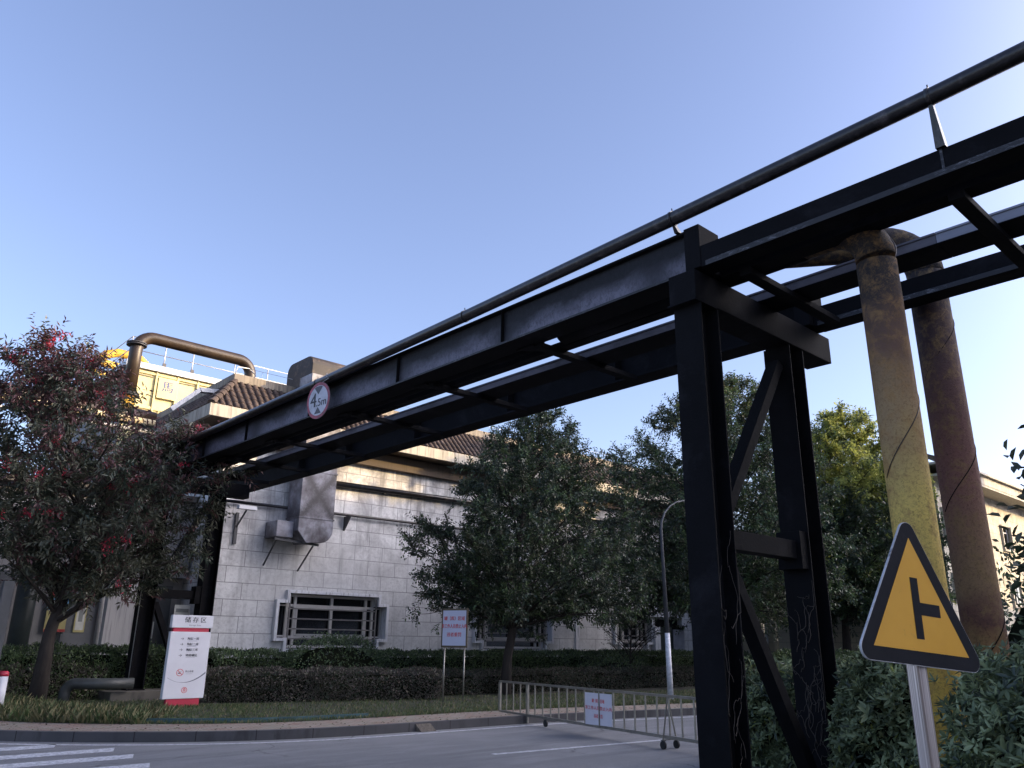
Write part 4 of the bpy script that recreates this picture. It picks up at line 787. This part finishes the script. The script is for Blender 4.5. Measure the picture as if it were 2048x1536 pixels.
rs_ = MB().add([(9.7, 12.96, .0), (10.05, 12.96, .0), (10.0, 13.1, .13), (9.66, 13.1, .13), (9.66, 13.1, 0), (10.0, 13.1, 0)], [(0, 1, 2, 3), (0, 3, 4), (1, 5, 2), (4, 3, 2, 5), (0, 4, 5, 1)]).build('kerb_ramp', simple('wooden_ramp', (.09, .075, .06), .85, 0, .5, 20)); T(rs_, 'small worn plank ramp leaning against the kerb', 'ramp')

# ------------------------------------------------------------------ vegetation
def leaf_mesh(name, pos, d, nrm, L, Wd, mats, midx, parent=None, fold=.25, extra=None, curl=.12, hexa=False):
    n = len(pos); d = d / np.linalg.norm(d, axis=1, keepdims=True)
    sd = np.cross(d, nrm); sd /= np.linalg.norm(sd, axis=1, keepdims=True) + 1e-9; nn_ = np.cross(sd, d)
    L = np.asarray(L).reshape(-1, 1); Wd = np.asarray(Wd).reshape(-1, 1)
    mid = pos + d * L * .45
    v = np.stack([pos, mid + sd * Wd / 2 - nn_ * Wd * fold * -1, pos + d * L - nn_ * L * curl, mid - sd * Wd / 2 + nn_ * Wd * fold], 1).reshape(-1, 3)
    b_ = np.arange(n) * 4; f = np.stack([b_, b_ + 1, b_ + 2, b_, b_ + 2, b_ + 3], 1).reshape(-1); per, pw2 = 2, 3
    if hexa:   # ovate leaf, one six-sided blade
        a1, a2 = pos + d * L * .30, pos + d * L * .68 - nn_ * L * curl * .4; v = np.stack([pos, a1 + sd * Wd * .46 + nn_ * Wd * fold, a2 + sd * Wd * .40 + nn_ * Wd * fold, pos + d * L - nn_ * L * curl, a2 - sd * Wd * .40 + nn_ * Wd * fold, a1 - sd * Wd * .46 + nn_ * Wd * fold], 1).reshape(-1, 3)
        b_ = np.arange(n) * 6; f = np.stack([b_, b_ + 1, b_ + 2, b_ + 3, b_, b_ + 3, b_ + 4, b_ + 5], 1).reshape(-1); per, pw2 = 2, 4
    me = bpy.data.meshes.new(name); ex_v, ex_f = (extra.v, extra.f) if extra else ([], [])
    nv = len(v); me.vertices.add(nv + len(ex_v)); allv = np.concatenate([v.reshape(-1), np.array(ex_v, float).reshape(-1)]) if ex_v else v.reshape(-1); me.vertices.foreach_set('co', allv)
    ll = [i + nv for ff in ex_f for i in ff]; tot = len(f) + len(ll); me.loops.add(tot); me.loops.foreach_set('vertex_index', np.concatenate([f, np.array(ll, int)]) if ll else f)
    npoly = 2 * n + len(ex_f); me.polygons.add(npoly); sizes = [len(ff) for ff in ex_f]
    st = np.concatenate([np.arange(2 * n) * pw2, 2 * pw2 * n + np.cumsum([0] + sizes[:-1])]) if ex_f else np.arange(2 * n) * pw2
    me.polygons.foreach_set('loop_start', st.astype(int))
    for mm_ in mats: me.materials.append(mm_)
    mi = np.repeat(midx, 2); mi = np.concatenate([mi, np.full(len(ex_f), len(mats) - 1)]) if ex_f else mi
    me.polygons.foreach_set('material_index', mi.astype(int)); me.update(calc_edges=True); me.validate()
    o = bpy.data.objects.new(name, me); col.objects.link(o)
    if parent is not None: attach(o, parent)
    return o
def unit(v): return v / (np.linalg.norm(v, axis=-1, keepdims=True) + 1e-9)

def tree(name, label, base, trunk, tr_r, zlo, ztop, rad, cen, mats, probs, nl=34, nsub=9, ntw=7, nleaf=9, L=.10, Wd=.045, group=None, rise=.9, twl=.34, inner=.2, dens=None, leader=True, seed=1, kindfn=None, droop=.15, hexa=False, extra=()):
    rs = np.random.default_rng(seed); t = thing(name, base, label, 'tree', group)
    tp = np.array(trunk, float); tz = tp[:, 2]
    def tpos(z): return np.array([np.interp(z, tz, tp[:, i]) for i in range(3)])
    wood = MB(); rr = [np.interp(z, [tz[0], tz[-1]], [tr_r, .02]) * (1.25 if i == 0 else 1) for i, z in enumerate(tz)]
    wood.tube([tuple(p) for p in tp], rr, 10, noise=.06)
    S_, D_, LN = [], [], []
    for i in range(nl + len(extra)):
        f = min((i + .5) / nl, 1); ze = zlo + (ztop - zlo) * f; az = i * 2.39996 + rs.uniform(-.4, .4)
        Rm = rad(ze, az); c = np.array(cen(ze)); fr = rs.uniform(.8, 1.04)
        e = np.array([c[0] + math.cos(az) * Rm * fr, c[1] + math.sin(az) * Rm * fr, ze + rs.uniform(-.15, .15)])
        if i >= nl: e = np.array(extra[i - nl], float); ze = e[2]; Rm = 2.6
        zs = max(tz[0] + (ztop - tz[0]) * .22, ze - rise * (Rm * .55) - .2); zs = min(zs, tz[-1]); s_ = tpos(zs)
        m_ = (s_ + e) / 2 + np.array([0, 0, .12 * Rm]) + rs.normal(0, .12, 3)
        pts = [(1 - a) ** 2 * s_ + 2 * a * (1 - a) * m_ + a * a * e for a in np.linspace(0, 1, 8)]
        wood.tube([tuple(p) for p in pts], list(np.linspace(max(.018, tr_r * .32 * (1 - f * .6)), .008, 8)), 6, False)
        ld_ = unit(e - s_); nsb = max(3, int(nsub * (Rm / 2.5) ** .7))
        for j in range(nsb):
            a = inner + (1 - inner) * (j + rs.uniform(.1, .9)) / nsb; p = (1 - a) ** 2 * s_ + 2 * a * (1 - a) * m_ + a * a * e
            v = unit(ld_ * .55 + rs.normal(0, .75, 3) + np.array([0, 0, .25])); bl_ = rs.uniform(.35, .95) * (.5 + .5 * Rm / 2.8) * (1.15 - .4 * a)
            q = p + v * bl_; wood.tube([tuple(p), tuple((p + q) / 2 + rs.normal(0, .04, 3)), tuple(q)], [.010, .007, .004], 4, False)
            for k in range(ntw):
                b_ = rs.uniform(.15, 1); S_.append(p + v * bl_ * b_); D_.append(unit(v * .6 + rs.normal(0, .7, 3) + np.array([0, 0, .12]))); LN.append(twl * rs.uniform(.6, 1.3))
        for k in range(ntw): S_.append(e - ld_ * rs.uniform(0, .25)); D_.append(unit(ld_ * .8 + rs.normal(0, .45, 3) + np.array([0, 0, .2]))); LN.append(twl * rs.uniform(.8, 1.5))
    if leader:
        for i in range(26):
            z = rs.uniform(ztop - 1.0, ztop + .1); p = tpos(min(z, tz[-1])); p[2] = min(z, tz[-1]); S_.append(p); D_.append(unit(rs.normal(0, .6, 3) + np.array([0, 0, .9]))); LN.append(twl * rs.uniform(.8, 1.6))
    S_, D_, LN = np.array(S_), np.array(D_), np.array(LN); nt_ = len(S_)
    kk = (np.arange(nleaf) + .6) / nleaf
    pos = (S_[:, None] + D_[:, None] * LN[:, None, None] * kk[None, :, None]).reshape(-1, 3)
    ref = unit(rs.normal(0, 1, (nt_, 3))); sdv = unit(np.cross(D_, ref)); sgn = np.where(np.arange(nleaf) % 2 == 0, 1, -1)
    d = (D_[:, None] * .75 + sdv[:, None] * sgn[None, :, None] * .95).reshape(-1, 3) + rs.normal(0, .28, (nt_ * nleaf, 3)); d[:, 2] -= droop
    nr = unit(rs.normal(0, .55, (nt_ * nleaf, 3)) + np.array([0, 0, 1])); ll = L * rs.uniform(.65, 1.25, len(pos)); ww = Wd * rs.uniform(.75, 1.2, len(pos))
    tw_k = rs.choice(len(mats), nt_, p=probs) if kindfn is None else kindfn(S_, rs)
    mi = np.repeat(tw_k, nleaf); flip = rs.random(len(mi)) < .2
    if kindfn is None: mi = np.where(flip, rs.choice(len(mats), len(mi), p=probs), mi)
    wood.build('trunk', bark_m, t); leaf_mesh('crown', pos, d, nr, ll, ww, mats, mi, t, hexa=hexa); return t

def prof(zs, rs_): return lambda z, az: float(np.interp(z, zs, rs_))
# centre tree in front of the stone wall
tree('broadleaf_tree', 'dark green broadleaf tree in the hedge in front of the stone wall', (16.9, 18.6, 0),
     [(16.9, 18.6, 0), (17.0, 18.6, 1.2), (17.25, 18.55, 2.4), (17.3, 18.6, 4), (17.8, 18.7, 6), (18.2, 18.6, 8), (18.35, 18.6, 8.9)], .16, 2.3, 9.0,
     prof([2.2, 2.9, 3.6, 4.6, 5.8, 7, 8, 8.6, 9.1], [2.9, 3.7, 3.9, 3.7, 3.2, 2.3, 1.5, .9, .3]), lambda z: (np.interp(z, [2.2, 4, 6, 9], [18.1, 17.9, 18.1, 18.45]), 18.6, 0),
     [lf_dark, lf_mid, lf_olive], [.6, .25, .15], nl=80, nsub=11, ntw=9, nleaf=9, L=.115, Wd=.055, seed=3)
# tree behind the foreground frame
tree('broadleaf_tree', 'tall green tree partly hidden behind the foreground steel frame', (27.4, 18, 0),
     [(27.4, 18, 0), (27.5, 18, 2.5), (27.9, 18, 6), (28.8, 18, 10), (29.4, 18, 12.2)], .2, 2.3, 12.3,
     prof([2.2, 3.5, 5, 7, 8.5, 10, 11.5, 12.6], [4.0, 5.0, 5.2, 5.1, 4.4, 3.3, 1.8, .4]), lambda z: (np.interp(z, [2, 7, 9, 12.6], [27.0, 27.2, 27.8, 29.3]), 18, 0),
     [lf_dark, lf_mid, lf_olive], [.45, .4, .15], nl=100, nsub=11, ntw=9, nleaf=9, L=.14, Wd=.066, seed=5, twl=.45)
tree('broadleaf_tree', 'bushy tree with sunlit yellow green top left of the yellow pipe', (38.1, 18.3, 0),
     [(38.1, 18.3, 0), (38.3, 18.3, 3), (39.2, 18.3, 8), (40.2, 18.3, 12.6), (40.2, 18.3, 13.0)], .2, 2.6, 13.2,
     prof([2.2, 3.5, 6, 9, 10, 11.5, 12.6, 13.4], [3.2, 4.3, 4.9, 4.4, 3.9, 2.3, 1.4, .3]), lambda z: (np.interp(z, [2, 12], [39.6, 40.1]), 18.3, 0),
     [lf_dark, lf_mid, lf_yellow_lit], [.4, .45, .15], nl=104, nsub=11, ntw=8, nleaf=9, L=.19, Wd=.085, seed=8, twl=.5,
     kindfn=lambda S__, rs: np.where(rs.random(len(S__)) < np.clip((S__[:, 2] - 7.4) / 1.8, .04, .85), 2, rs.choice(2, len(S__), p=[.5, .5])))  # sunlight on the treetop painted in as yellower leaves with height
# red leaved tree on the left
def redkind(S__, rs):
    h = np.clip((S__[:, 2] - 4.6) / 3.0, 0, 1); r_ = rs.random(len(S__)); return np.where(r_ < .5 * h + .12, 0, np.where(r_ < .8, 1, 2))
tree('red_leaf_tree', 'large tree with dark red and green leaves leaning over the plinth at left', (5.3, 21.65, 0),
     [(5.3, 21.66, 0), (5.32, 21.66, 1.7), (5.55, 21.6, 3.0), (5.6, 21.5, 4.2), (5.0, 21.5, 6), (4.5, 21.5, 8.0)], .17, 3.1, 8.5,
     lambda z, az: float(np.interp(z, [2.6, 3.3, 4.5, 5.6, 6.2, 6.8, 7.4, 8.2, 8.9], [1.8, 2.3, 2.6, 2.7, 2.4, 1.8, 1.35, 1.0, .6])) + float(np.interp(z, [4.6, 5.4, 6.4, 6.8, 7.0], [0, .7, 1.5, 1.2, 0])) * max(0, math.cos(az + .75)) ** 2, lambda z: (np.interp(z, [3, 5, 6.3, 7.2, 9], [5.7, 5.7, 5.4, 4.45, 4.4]), np.interp(z, [3, 5, 6.5, 9], [21.0, 21.0, 21.3, 21.5]), 0),
     [lf_red, lf_olive, lf_dark], [.4, .35, .25], nl=70, nsub=9, ntw=7, nleaf=10, L=.155, Wd=.05, seed=13, twl=.42, kindfn=redkind, droop=.35, leader=True,
     extra=((7.6, 20.2, 6.65), (7.9, 19.9, 6.3), (7.15, 20.3, 6.4)))
# bright red young leaf clusters belong to that tree
rt_tree = [o for o in bpy.data.objects if o.name.startswith('red_leaf_tree')][0]
rs = np.random.default_rng(4); cr = [o for o in rt_tree.children if o.name.startswith('crown')][0]
vv = np.zeros(len(cr.data.vertices) * 3); cr.data.vertices.foreach_get('co', vv); vv = vv.reshape(-1, 3)
cand = vv[rs.choice(len(vv), 9000)]; out_ = np.linalg.norm(cand[:, :2] - np.array([5.6, 20.9]), axis=1); toward = (5.6 - cand[:, 0]) * .62 + (20.9 - cand[:, 1]) * .78
cand = cand[(toward > 1.0) | (cand[:, 2] > 6.6)][:58]
pos = np.repeat(cand, 26, 0) + rs.normal(0, .055, (len(cand) * 26, 3)); dd = unit(rs.normal(0, .8, pos.shape) + np.array([-.3, -.4, .1]))
leaf_mesh('young_leaves', pos, dd, unit(rs.normal(0, 1, pos.shape)), np.full(len(pos), .085), np.full(len(pos), .032), [lf_bright, lf_red], rs.choice(2, len(pos), p=[.75, .25]), rt_tree)
# second, smaller crown cut by the left edge
tree('broadleaf_tree', 'dark tree at the far left edge behind the red leaved tree', (1.0, 23.5, 0), [(1.0, 23.5, 0), (1.1, 23.5, 2.5), (1.4, 23.4, 5), (1.6, 23.4, 7.4)], .15, 2.8, 7.6,
     prof([2.8, 4, 5.5, 7, 7.8], [2.0, 2.7, 2.8, 2.0, .6]), lambda z: (1.9, 23.2, 0), [lf_red, lf_olive, lf_dark], [.3, .3, .4], nl=40, nsub=9, ntw=7, nleaf=9, L=.13, Wd=.045, seed=21, twl=.42)
# sparse shrub tree near the entrance
tree('small_tree', 'small sparse bare branched tree beside the entrance', (23.6, 19.6, 0), [(23.9, 19.6, 0), (23.9, 19.6, .9), (24.0, 19.6, 1.8), (24.1, 19.6, 2.6)], .05, 1.5, 3.2,
     prof([1.2, 2.2, 3.2], [.9, 1.4, .9]), lambda z: (24.2, 19.6, 0), [lf_dark, lf_mid], [.6, .4], nl=22, nsub=7, ntw=3, nleaf=3, L=.07, Wd=.03, seed=31, twl=.3)
# near branch reaching in at the right edge
tree('broadleaf_tree', 'large leaved tree reaching in at the right edge of the view', (6.9, .55, 0), [(7.0, .55, 0), (6.9, .6, 1), (6.85, .7, 2), (6.8, .85, 2.9)], .05, 1.75, 3.1,
     prof([1.6, 2.2, 2.7, 3.2], [1.0, 1.15, 1.0, .6]), lambda z: (6.9, .75, 0), [lf_dark, lf_olive], [.6, .4], nl=24, nsub=6, ntw=4, nleaf=8, L=.10, Wd=.052, seed=41, twl=.36, rise=1.1, hexa=True)

def hedge(name, label, path, w, h, mats, probs, dens, L, Wd, cat='hedge', group=None, top_round=.15, rough=.06, seed=1):
    """path polyline (x,y,halfwidth optional); leaves over a lumpy box around a dark twiggy core"""
    rs = np.random.default_rng(seed); pos, nr = [], []; core = MB()
    tot = 0
    for (a, b_) in zip(path, path[1:]):
        a, b_ = np.array(a[:2], float), np.array(b_[:2], float); Lg = np.linalg.norm(b_ - a); t_ = (b_ - a) / Lg; n_ = np.array([-t_[1], t_[0]])
        per = 2 * h + w; nn_ = int(dens * 1.7 * Lg * per); u = rs.uniform(-.05, 1.05, nn_) * Lg; s_ = rs.uniform(0, per, nn_)
        side = np.where(s_ < h, -1, np.where(s_ < h + w, 0, 1)); off = np.where(side == 0, s_ - h - w / 2, side * w / 2); z = np.where(side == 0, h, np.where(side < 0, s_, s_ - h - w))
        lump = .5 * rough * (np.sin(u * 2.1 + off * 3) + np.sin(u * 5.3 + z * 4 + seed)) + rs.normal(0, rough * .5, nn_)
        off2 = off + side * lump; z2 = np.where(side == 0, z + lump - top_round * (np.abs(off) / (w / 2)) ** 3, z * (1 - top_round / h * (np.abs(side))))
        p = np.stack([a[0] + t_[0] * u + n_[0] * off2, a[1] + t_[1] * u + n_[1] * off2, z2 + .12], 1); pos.append(p)
        nv = np.stack([n_[0] * side, n_[1] * side, (side == 0) * 1.0 + .35], 1); nr.append(nv)
        dens *= 1.0; e = w / 2 - rough * 2.2 - .03; P = [(*(a + n_ * e * k), z_) for k, z_ in ((-1, .1), (-1, h - top_round), (-.6, h - rough * .3), (.6, h - rough * .3), (1, h - top_round), (1, .1))]; Q = [(*(b_ + n_ * e * k), z_) for k, z_ in ((-1, .1), (-1, h - top_round), (-.6, h - rough * .3), (.6, h - rough * .3), (1, h - top_round), (1, .1))]
        core.add(P + Q, [(i, i + 1, i + 7, i + 6) for i in range(5)] + [(0, 1, 2, 3, 4, 5), (11, 10, 9, 8, 7, 6)])
    # leafy ends
    for e_, o_ in ((path[0], path[1]), (path[-1], path[-2])):
        e_, o_ = np.array(e_[:2], float), np.array(o_[:2], float); t_ = unit(e_ - o_); n_ = np.array([-t_[1], t_[0]]); k = int(dens * w * h); of = rs.uniform(-w / 2, w / 2, k); z = rs.uniform(0, h, k) * (1 - .15 * (np.abs(of) / (w / 2)) ** 2)
        pos.append(np.stack([e_[0] + n_[0] * of + t_[0] * rs.normal(0, rough, k), e_[1] + n_[1] * of + t_[1] * rs.normal(0, rough, k), z + .12], 1)); nr.append(np.tile([t_[0], t_[1], .3], (k, 1)))
    pos = np.concatenate(pos); nr = unit(np.concatenate(nr)); d = unit(nr * .7 + rs.normal(0, .75, pos.shape) + np.array([0, 0, .25]))
    nrm = unit(nr + rs.normal(0, .7, pos.shape)); mi = rs.choice(len(mats), len(pos), p=probs)
    o_ = leaf_mesh(name, pos, d, nrm, L * rs.uniform(.6, 1.3, len(pos)), Wd * rs.uniform(.7, 1.2, len(pos)), mats + [core_m], mi, None, extra=core); return T(o_, label, cat, group)
hedge('hedge', 'long clipped green hedge along the foot of the stone wall', [(9.6, 22.4), (14, 22.4), (20, 22.5), (27, 22.6), (36, 22.8)], 1.3, 1.12, [lf_hedge, lf_mid, lf_dark], [.5, .25, .25], 520, .08, .038, seed=2, rough=.07)
hedge('hedge', 'dark purple clipped hedge in the middle of the verge', [(8.7, 20.35), (11, 19.4), (14.0, 18.3)], 1.0, .75, [lf_purple, lf_olive, lf_dark], [.6, .2, .2], 800, .06, .03, seed=3, rough=.05)
hedge('hedge', 'dark low hedge behind the wheeled barrier', [(14.2, 19.7), (20, 19.5), (30, 18.6)], 1.3, .62, [lf_purple, lf_dark, lf_olive], [.45, .3, .25], 520, .065, .032, seed=4, rough=.07)
hedge('hedge', 'green hedge behind the red leaved tree and the plinth', [(2.4, 23.6), (5, 23.5), (7.2, 23.4), (9.8, 23.3)], 1.3, 1.2, [lf_hedge, lf_mid, lf_dark], [.5, .3, .2], 600, .075, .035, seed=5, rough=.09)
hedge('hedge', 'low dark hedge around the base of the red leaved tree', [(3.0, 23.0), (5, 23.0), (6.9, 22.9)], .8, .8, [lf_purple, lf_olive, lf_hedge], [.45, .25, .3], 700, .07, .032, seed=6, rough=.09)
hedge('hedge', 'green hedge far behind the legs of the foreground frame', [(30.5, 17.2), (36, 16.8), (42, 14.6)], 1.3, 1.15, [lf_hedge, lf_mid, lf_dark], [.4, .4, .2], 380, .1, .05, seed=7, rough=.1)
# longer stems poking out of the hedge in front of the door
def dome(name, label, c, rx, ry, h, mats, probs, n, L, Wd, seed=1, rosette=0, z0=.1, lumps=.08, cat='bush', group=None, curl=.12):
    rs = np.random.default_rng(seed); th = rs.uniform(0, 2 * math.pi, n); ph = np.arccos(rs.uniform(0, 1, n)) ; nr = np.stack([np.sin(ph) * np.cos(th), np.sin(ph) * np.sin(th), np.cos(ph)], 1)
    sq = 1 / np.maximum(np.abs(nr) ** 3.2 @ np.ones(3), 1e-6) ** (1 / 3.2)       # squarish blob
    lump = 1 + lumps * (np.sin(th * 5 + ph * 7 + seed) + np.sin(th * 11 + ph * 13)) * .5 + rs.normal(0, lumps * .35, n)
    pos = nr * (sq * lump)[:, None] * np.array([rx, ry, h]) + np.array([c[0], c[1], z0]); nr2 = unit(nr / np.array([rx, ry, h]) + np.array([0, 0, .15]))
    core = MB(); U, V = 20, 7
    for j in range(V + 1):
        for i in range(U):
            a, b_ = 2 * math.pi * i / U, math.pi / 2 * j / V; q = np.array([math.cos(b_) * math.cos(a), math.cos(b_) * math.sin(a), math.sin(b_)]); s_ = 1 / (np.abs(q) ** 3.2).sum() ** (1 / 3.2)
            core.v.append(tuple(q * s_ * np.array([rx, ry, h]) * (.86 if not rosette else .84) + np.array([c[0], c[1], z0 - .02])))
    for j in range(V):
        for i in range(U): core.f.append((j * U + i, j * U + (i + 1) % U, (j + 1) * U + (i + 1) % U, (j + 1) * U + i))
    if rosette:
        k = rosette; ref = unit(np.cross(nr2, rs.normal(0, 1, nr2.shape))); r2 = np.cross(nr2, ref); tip = unit(nr2 + rs.normal(0, .45, nr2.shape) + np.array([0, 0, .35])); ref = unit(np.cross(tip, ref)); r2 = np.cross(tip, ref)
        an = 2 * math.pi * (np.arange(k)[None] / k + rs.random((n, 1))) * 1.0 + rs.normal(0, .15, (n, k)); elv = np.clip(rs.normal(.5, .38, (n, k)), -.3, 1.35); rsc = np.repeat(rs.uniform(.55, 1.35, n), k)
        d = (ref[:, None] * np.cos(an)[..., None] + r2[:, None] * np.sin(an)[..., None]) * np.cos(elv)[..., None] + tip[:, None] * np.sin(elv)[..., None]
        drop = rs.random((n, k)).reshape(-1) < .8
        nrm = unit(tip[:, None] - d * (d * tip[:, None]).sum(-1, keepdims=True)).reshape(-1, 3); d = d.reshape(-1, 3); ps = np.repeat(pos, k, 0) + d * .008; mi = np.repeat(rs.choice(len(mats), n, p=probs), k); yl = rs.random(len(mi)); mi = np.where(yl < .015, len(mats) + 1, np.where(yl < .2, rs.choice(len(mats), len(mi)), mi)); ps, d, nrm, mi, rsc = ps[drop], d[drop] + rs.normal(0, .12, d[drop].shape), nrm[drop], mi[drop], rsc[drop]
    else: d = unit(nr2 * .6 + rs.normal(0, .8, pos.shape) + np.array([0, 0, .3])); nrm = unit(nr2 + rs.normal(0, .6, pos.shape)); ps = pos; mi = rs.choice(len(mats), n, p=probs); rsc = 1
    mi = np.where(mi > len(mats), len(mats), mi); o_ = leaf_mesh(name, ps, d, nrm, L * rsc * rs.uniform(.65, 1.25, len(ps)), Wd * rsc * rs.uniform(.75, 1.2, len(ps)), mats + [lf_yellow_lit, core_m], mi, None, fold=.14, extra=core, curl=curl, hexa=bool(rosette)); return T(o_, label, cat, group)
dome('round_bush', 'rounded clipped green bush below the first window', (12.75, 21.3), 1.45, .85, 1.55, [lf_hedge, lf_mid, lf_dark], [.45, .35, .2], 5200, .08, .038, 2)
dome('small_bush', 'loose dark bush beside the small bare tree', (23.4, 19.9), 1.3, .9, 1.0, [lf_hedge, lf_dark], [.5, .5], 2600, .09, .04, 3, lumps=.16)
dome('glossy_bush', 'glossy leaved bush behind the foreground frame seen between its legs', (10.85, 6.1), .85, .75, 1.12, [lf_bush, lf_bush2, lf_dark], [.6, .25, .15], 2600, .10, .034, 4, rosette=8, lumps=.12)
dome('glossy_bush', 'glossy clipped bush between the foreground frame and the yellow pipe', (9.75, 3.75), .95, .95, 1.36, [lf_bush, lf_bush2, lf_dark], [.55, .35, .1], 4600, .092, .031, 5, rosette=8, lumps=.08)
dome('glossy_bush', 'large glossy bush at the lower right corner beside the warning sign', (6.4, 1.35), 1.05, .95, 1.40, [lf_bush, lf_bush2, lf_dark], [.6, .28, .12], 5200, .072, .024, 6, rosette=8, lumps=.12)
dome('dark_bush', 'dark green bush behind the rusty pipe at the right edge', (13.4, 3.1), 1.3, 1.1, 2.6, [lf_dark, lf_hedge], [.6, .4], 3600, .11, .045, 7, lumps=.16)
dome('glossy_bush', 'low bush beyond the frame filling the verge behind the rusty pipe', (12.3, 5.4), 1.6, 1.2, 1.2, [lf_bush, lf_dark, lf_bush2], [.5, .3, .2], 2200, .1, .034, 8, rosette=7, lumps=.1)

# grass
def grass(name, n, region, h, w, mats, probs, seed, lean=.5):
    rs = np.random.default_rng(seed); P = region(rs, n); n = len(P); az = rs.uniform(0, 2 * math.pi, n)
    d = np.stack([np.cos(az) * lean * rs.uniform(.2, 1.2, n), np.sin(az) * lean * rs.uniform(.2, 1.2, n), np.ones(n)], 1); nr = np.stack([np.cos(az + 1.2), np.sin(az + 1.2), np.full(n, .3)], 1)
    o_ = leaf_mesh(name, P, d, nr, h * rs.uniform(.4, 1.3, n), np.full(n, w), mats, rs.choice(len(mats), n, p=probs), None, fold=.05, curl=.35); return kind(o_, 'stuff')
K2a = np.array(K2)
def band(rs, n, x0=2.6, x1=30, d0=0.0, d1=4.5, p=1.7):
    x = rs.uniform(x0, x1, n * 2); i = rs.integers(0, len(K2a) - 1, n * 3)
    sl_ = np.linalg.norm(K2a[1:] - K2a[:-1], axis=1); ok = (K2a[:-1, 0] > x0 - 1) & (K2a[:-1, 0] < x1) & (K2a[:-1, 1] < 26); pr_ = sl_ * ok; pr_ /= pr_.sum(); i = rs.choice(len(K2a) - 1, n, p=pr_)
    t_ = rs.random((n, 1)); q = K2a[i] * (1 - t_) + K2a[i + 1] * t_; tg_ = unit(K2a[i + 1] - K2a[i]); nm_ = np.stack([-tg_[:, 1], tg_[:, 0]], 1); dd_ = d0 + (d1 - d0) * rs.random((n, 1)) ** p
    q = q + nm_ * dd_; keep = (q[:, 1] < 24); q = q[keep]; return np.stack([q[:, 0], q[:, 1], np.full(len(q), .14)], 1)
kind(grass('grass', 52000, lambda rs, n: band(rs, n), .075, .008, [grass_m, grass2_m], [.75, .25], 1), 'stuff')
kind(grass('grass', 9000, lambda rs, n: band(rs, n, 2.4, 5.4, -.05, 1.7, 1.0), .24, .012, [grass_m, grass2_m], [.45, .55], 2, .9), 'stuff')
kind(grass('grass', 5000, lambda rs, n: np.stack([rs.uniform(3, 9, n), rs.uniform(1.0, 5, n), np.full(n, .11)], 1), .14, .008, [grass_m, grass2_m], [.8, .2], 3), 'stuff')
# fallen leaves on the pavement
rsf = np.random.default_rng(77); nf = 700; Pf = band(rsf, nf, 2.5, 24, -1.2, .1, 1.0); Pf[:, 2] = .156
kind(leaf_mesh('fallen_leaves', Pf, np.c_[rsf.normal(0, 1, (len(Pf), 2)), rsf.normal(0, .1, len(Pf))], np.tile([0, 0, 1.0], (len(Pf), 1)) + rsf.normal(0, .15, (len(Pf), 3)), np.full(len(Pf), .05), np.full(len(Pf), .028), [simple('brown_dead_leaf', (.14, .09, .05), .8), grass2_m], rsf.choice(2, len(Pf))), 'stuff')
